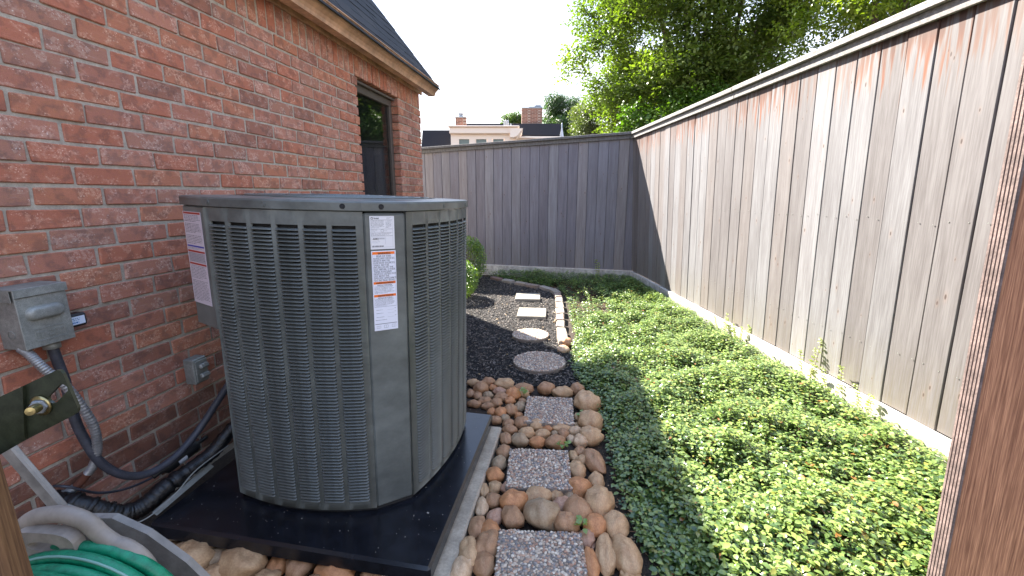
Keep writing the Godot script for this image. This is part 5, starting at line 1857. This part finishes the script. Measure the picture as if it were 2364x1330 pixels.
func build_stones() -> void:
	stone(-0.253, -2.589, 0.082, 0.054, 0.048, "tan")
	stone(-0.194, -2.485, 0.093, 0.093, 0.075, "brown")
	stone(-0.156, -2.585, 0.092, 0.072, 0.063, "brown")
	stone(-0.048, -2.547, 0.116, 0.083, 0.073, "tan")
	stone(-0.117, -2.520, 0.060, 0.047, 0.041, "orange")
	stone(-0.076, -2.459, 0.083, 0.057, 0.050, "pink")
	stone(0.071, -2.491, 0.123, 0.075, 0.066, "brown")
	stone(0.075, -2.437, 0.063, 0.068, 0.050, "tan")
	stone(0.007, -2.411, 0.091, 0.084, 0.073, "orange")
	stone(0.214, -2.484, 0.103, 0.087, 0.076, "brown")
	stone(0.312, -2.438, 0.126, 0.074, 0.065, "tan")
	stone(0.409, -2.477, 0.088, 0.081, 0.071, "brown")
	stone(0.433, -2.276, 0.136, 0.160, 0.109, "tan")
	stone(-0.255, -2.446, 0.049, 0.068, 0.039, "brown")
	stone(-0.208, -2.412, 0.053, 0.073, 0.042, "brown")
	stone(-0.146, -2.413, 0.057, 0.056, 0.046, "grey")
	stone(-0.161, -2.337, 0.074, 0.055, 0.048, "brown")
	stone(-0.064, -2.383, 0.085, 0.061, 0.054, "brown")
	stone(-0.090, -2.315, 0.065, 0.071, 0.052, "brown")
	stone(-0.012, -2.337, 0.061, 0.055, 0.048, "orange")
	stone(0.063, -2.344, 0.047, 0.049, 0.037, "brown")
	stone(-0.223, -2.307, 0.083, 0.049, 0.043, "brown")
	stone(-0.139, -2.281, 0.082, 0.043, 0.038, "brown")
	stone(-0.007, -2.222, 0.076, 0.078, 0.060, "brown")
	stone(0.047, -2.271, 0.059, 0.080, 0.047, "grey")
	stone(-0.064, -2.192, 0.070, 0.078, 0.056, "orange")
	stone(-0.113, -2.210, 0.053, 0.052, 0.043, "orange")
	stone(0.037, -2.180, 0.044, 0.057, 0.035, "orange")
	stone(-0.037, -2.142, 0.052, 0.051, 0.041, "grey")
	stone(-0.092, -2.118, 0.072, 0.050, 0.044, "brown")
	stone(-0.019, -2.080, 0.071, 0.054, 0.048, "brown")
	stone(0.056, -2.079, 0.080, 0.074, 0.064, "brown")
	stone(-0.010, -2.016, 0.078, 0.058, 0.051, "brown")
	stone(0.131, -2.057, 0.075, 0.073, 0.060, "tan")
	stone(0.188, -2.049, 0.054, 0.068, 0.043, "orange")
	stone(0.265, -2.035, 0.103, 0.058, 0.051, "tan")
	stone(0.327, -2.010, 0.061, 0.057, 0.049, "pale")
	stone(0.267, -1.983, 0.056, 0.061, 0.045, "brown")
	stone(0.074, -1.982, 0.080, 0.066, 0.058, "tan")
	stone(0.154, -1.975, 0.084, 0.057, 0.050, "tan")
	stone(0.220, -1.990, 0.040, 0.038, 0.032, "grey")
	stone(-0.030, -1.938, 0.059, 0.088, 0.047, "brown")
	stone(0.041, -1.917, 0.086, 0.069, 0.061, "grey")
	stone(0.126, -1.901, 0.081, 0.059, 0.052, "orange")
	stone(0.214, -1.892, 0.096, 0.077, 0.068, "brown")
	stone(0.299, -1.947, 0.040, 0.056, 0.032, "pale")
	stone(0.340, -1.909, 0.078, 0.073, 0.062, "pale")
	stone(0.419, -2.072, 0.125, 0.128, 0.100, "tan")
	stone(0.399, -1.936, 0.110, 0.102, 0.088, "tan")
	stone(0.367, -2.163, 0.043, 0.061, 0.035, "tan")
	stone(0.347, -2.085, 0.034, 0.040, 0.027, "tan")
	stone(-0.039, -1.821, 0.067, 0.088, 0.054, "brown")
	stone(-0.059, -1.737, 0.064, 0.084, 0.052, "grey")
	stone(-0.073, -1.644, 0.075, 0.072, 0.060, "orange")
	stone(-0.071, -1.576, 0.053, 0.070, 0.042, "tan")
	stone(-0.116, -1.562, 0.039, 0.077, 0.031, "tan")
	stone(-0.074, -1.494, 0.060, 0.067, 0.048, "brown")
	stone(-0.119, -1.457, 0.052, 0.094, 0.042, "pale")
	stone(-0.067, -1.406, 0.057, 0.084, 0.045, "pink")
	stone(-0.128, -1.349, 0.063, 0.102, 0.051, "brown")
	stone(-0.078, -1.329, 0.068, 0.080, 0.055, "orange")
	stone(-0.083, -1.261, 0.082, 0.103, 0.065, "brown")
	stone(-0.149, -1.238, 0.067, 0.126, 0.054, "tan")
	stone(-0.090, -1.188, 0.065, 0.092, 0.052, "brown")
	stone(-0.165, -1.163, 0.071, 0.084, 0.057, "pale")
	stone(-0.248, -1.156, 0.056, 0.036, 0.032, "tan")
	stone(0.290, -1.801, 0.041, 0.074, 0.033, "tan")
	stone(0.325, -1.835, 0.049, 0.062, 0.039, "brown")
	stone(0.274, -1.735, 0.029, 0.034, 0.023, "pale")
	stone(0.327, -1.758, 0.062, 0.051, 0.045, "tan")
	stone(0.290, -1.678, 0.073, 0.098, 0.058, "tan")
	stone(0.375, -1.742, 0.082, 0.169, 0.066, "brown")
	stone(0.362, -1.619, 0.061, 0.095, 0.048, "tan")
	stone(0.281, -1.557, 0.091, 0.107, 0.073, "orange")
	stone(0.238, -1.524, 0.051, 0.068, 0.041, "grey")
	stone(0.181, -1.527, 0.058, 0.064, 0.046, "tan")
	stone(0.002, -1.567, 0.095, 0.058, 0.051, "pink")
	stone(0.005, -1.472, 0.105, 0.088, 0.077, "orange")
	stone(0.106, -1.509, 0.105, 0.075, 0.066, "tan")
	stone(0.111, -1.391, 0.130, 0.115, 0.101, "grey")
	stone(0.004, -1.393, 0.083, 0.094, 0.066, "brown")
	stone(0.199, -1.459, 0.077, 0.065, 0.057, "pink")
	stone(0.251, -1.419, 0.102, 0.120, 0.082, "brown")
	stone(0.343, -1.459, 0.111, 0.138, 0.089, "tan")
	stone(0.201, -1.356, 0.090, 0.082, 0.072, "brown")
	stone(0.307, -1.350, 0.084, 0.088, 0.067, "orange")
	stone(0.385, -1.349, 0.086, 0.122, 0.069, "tan")
	stone(0.267, -1.300, 0.056, 0.072, 0.045, "pink")
	stone(0.234, -1.231, 0.027, 0.120, 0.021, "pale")
	stone(0.261, -1.191, 0.057, 0.116, 0.046, "orange")
	stone(0.320, -1.233, 0.064, 0.164, 0.051, "tan")
	stone(0.386, -1.213, 0.090, 0.149, 0.072, "tan")
	stone(0.286, -1.292, 0.022, 0.066, 0.018, "pink")
	stone(0.383, -1.150, 0.066, 0.048, 0.042, "tan")
	stone(0.044, -1.557, 0.026, 0.031, 0.021, "orange")
	stone(-0.889, -1.176, 0.152, 0.110, 0.097, "tan")
	stone(-0.776, -1.189, 0.063, 0.095, 0.051, "orange")
	stone(-0.695, -1.178, 0.084, 0.089, 0.067, "brown")
	stone(-0.570, -1.146, 0.124, 0.085, 0.075, "orange")
	stone(-0.453, -1.139, 0.065, 0.059, 0.052, "brown")
	stone(-0.982, -1.211, 0.088, 0.069, 0.060, "grey")
	stone(-1.237, -1.260, 0.051, 0.082, 0.041, "orange")
	stone(-1.166, -1.228, 0.074, 0.080, 0.059, "brown")
	stone(-1.057, -1.193, 0.131, 0.115, 0.101, "tan")
	stone(-0.951, -1.144, 0.077, 0.074, 0.061, "tan")
	stone(-1.174, -1.291, 0.105, 0.051, 0.045, "grey")
	stone(-0.350, -1.137, 0.083, 0.065, 0.057, "tan")
	stone(-0.782, -1.122, 0.082, 0.065, 0.057, "tan")
	stone(-0.610, -1.114, 0.082, 0.064, 0.057, "brown")

# ---------------------------------------------------------------- the whole place
func _ready() -> void:
	rng.seed = 20240
	var cam := Camera3D.new()
	cam.name = "camera"
	cam.transform = Transform3D(Basis(Vector3.RIGHT, -0.2149), Vector3(0, EYE, 0))
	cam.fov = 68.05
	cam.near = 0.05
	cam.far = 400.0
	add_child(cam)
	cam.current = true
	var env := Environment.new()
	env.background_mode = Environment.BG_SKY
	var sm := ProceduralSkyMaterial.new()
	sm.sky_top_color = Color(0.57, 0.68, 0.86)
	sm.sky_horizon_color = Color(0.98, 0.955, 0.91)
	sm.sky_curve = 0.22
	sm.sky_energy_multiplier = 0.74
	sm.ground_bottom_color = Color(0.28, 0.25, 0.20)
	sm.ground_horizon_color = Color(0.60, 0.58, 0.54)
	sm.sun_angle_max = 45.0
	sm.sun_curve = 0.10
	var sky := Sky.new()
	sky.sky_material = sm
	env.sky = sky
	env.background_energy_multiplier = 1.0
	env.tonemap_mode = Environment.TONE_MAPPER_LINEAR
	env.tonemap_exposure = 6.0
	env.sdfgi_enabled = true
	env.ssao_enabled = true
	env.ssil_enabled = true
	var we := WorldEnvironment.new()
	we.name = "world_environment"
	we.environment = env
	add_child(we)
	var sun := DirectionalLight3D.new()
	sun.name = "sun"
	sun.light_energy = 1.6
	sun.light_color = Color(1.0, 0.97, 0.925)
	sun.light_angular_distance = 0.53
	sun.shadow_enabled = true
	sun.transform = Transform3D(Basis.looking_at(Vector3(0.715, -1.0, 0.887).normalized(), Vector3.UP), Vector3(0, 20, 0))
	add_child(sun)
	make_materials()
	build_ground()
	build_house()
	build_fences()
	build_neighbours()
	build_trees()
	build_path()
	build_stones()
	name_stones()
	build_cover()
	build_pad()
	build_unit()
	build_wall_things()
	build_near_things()
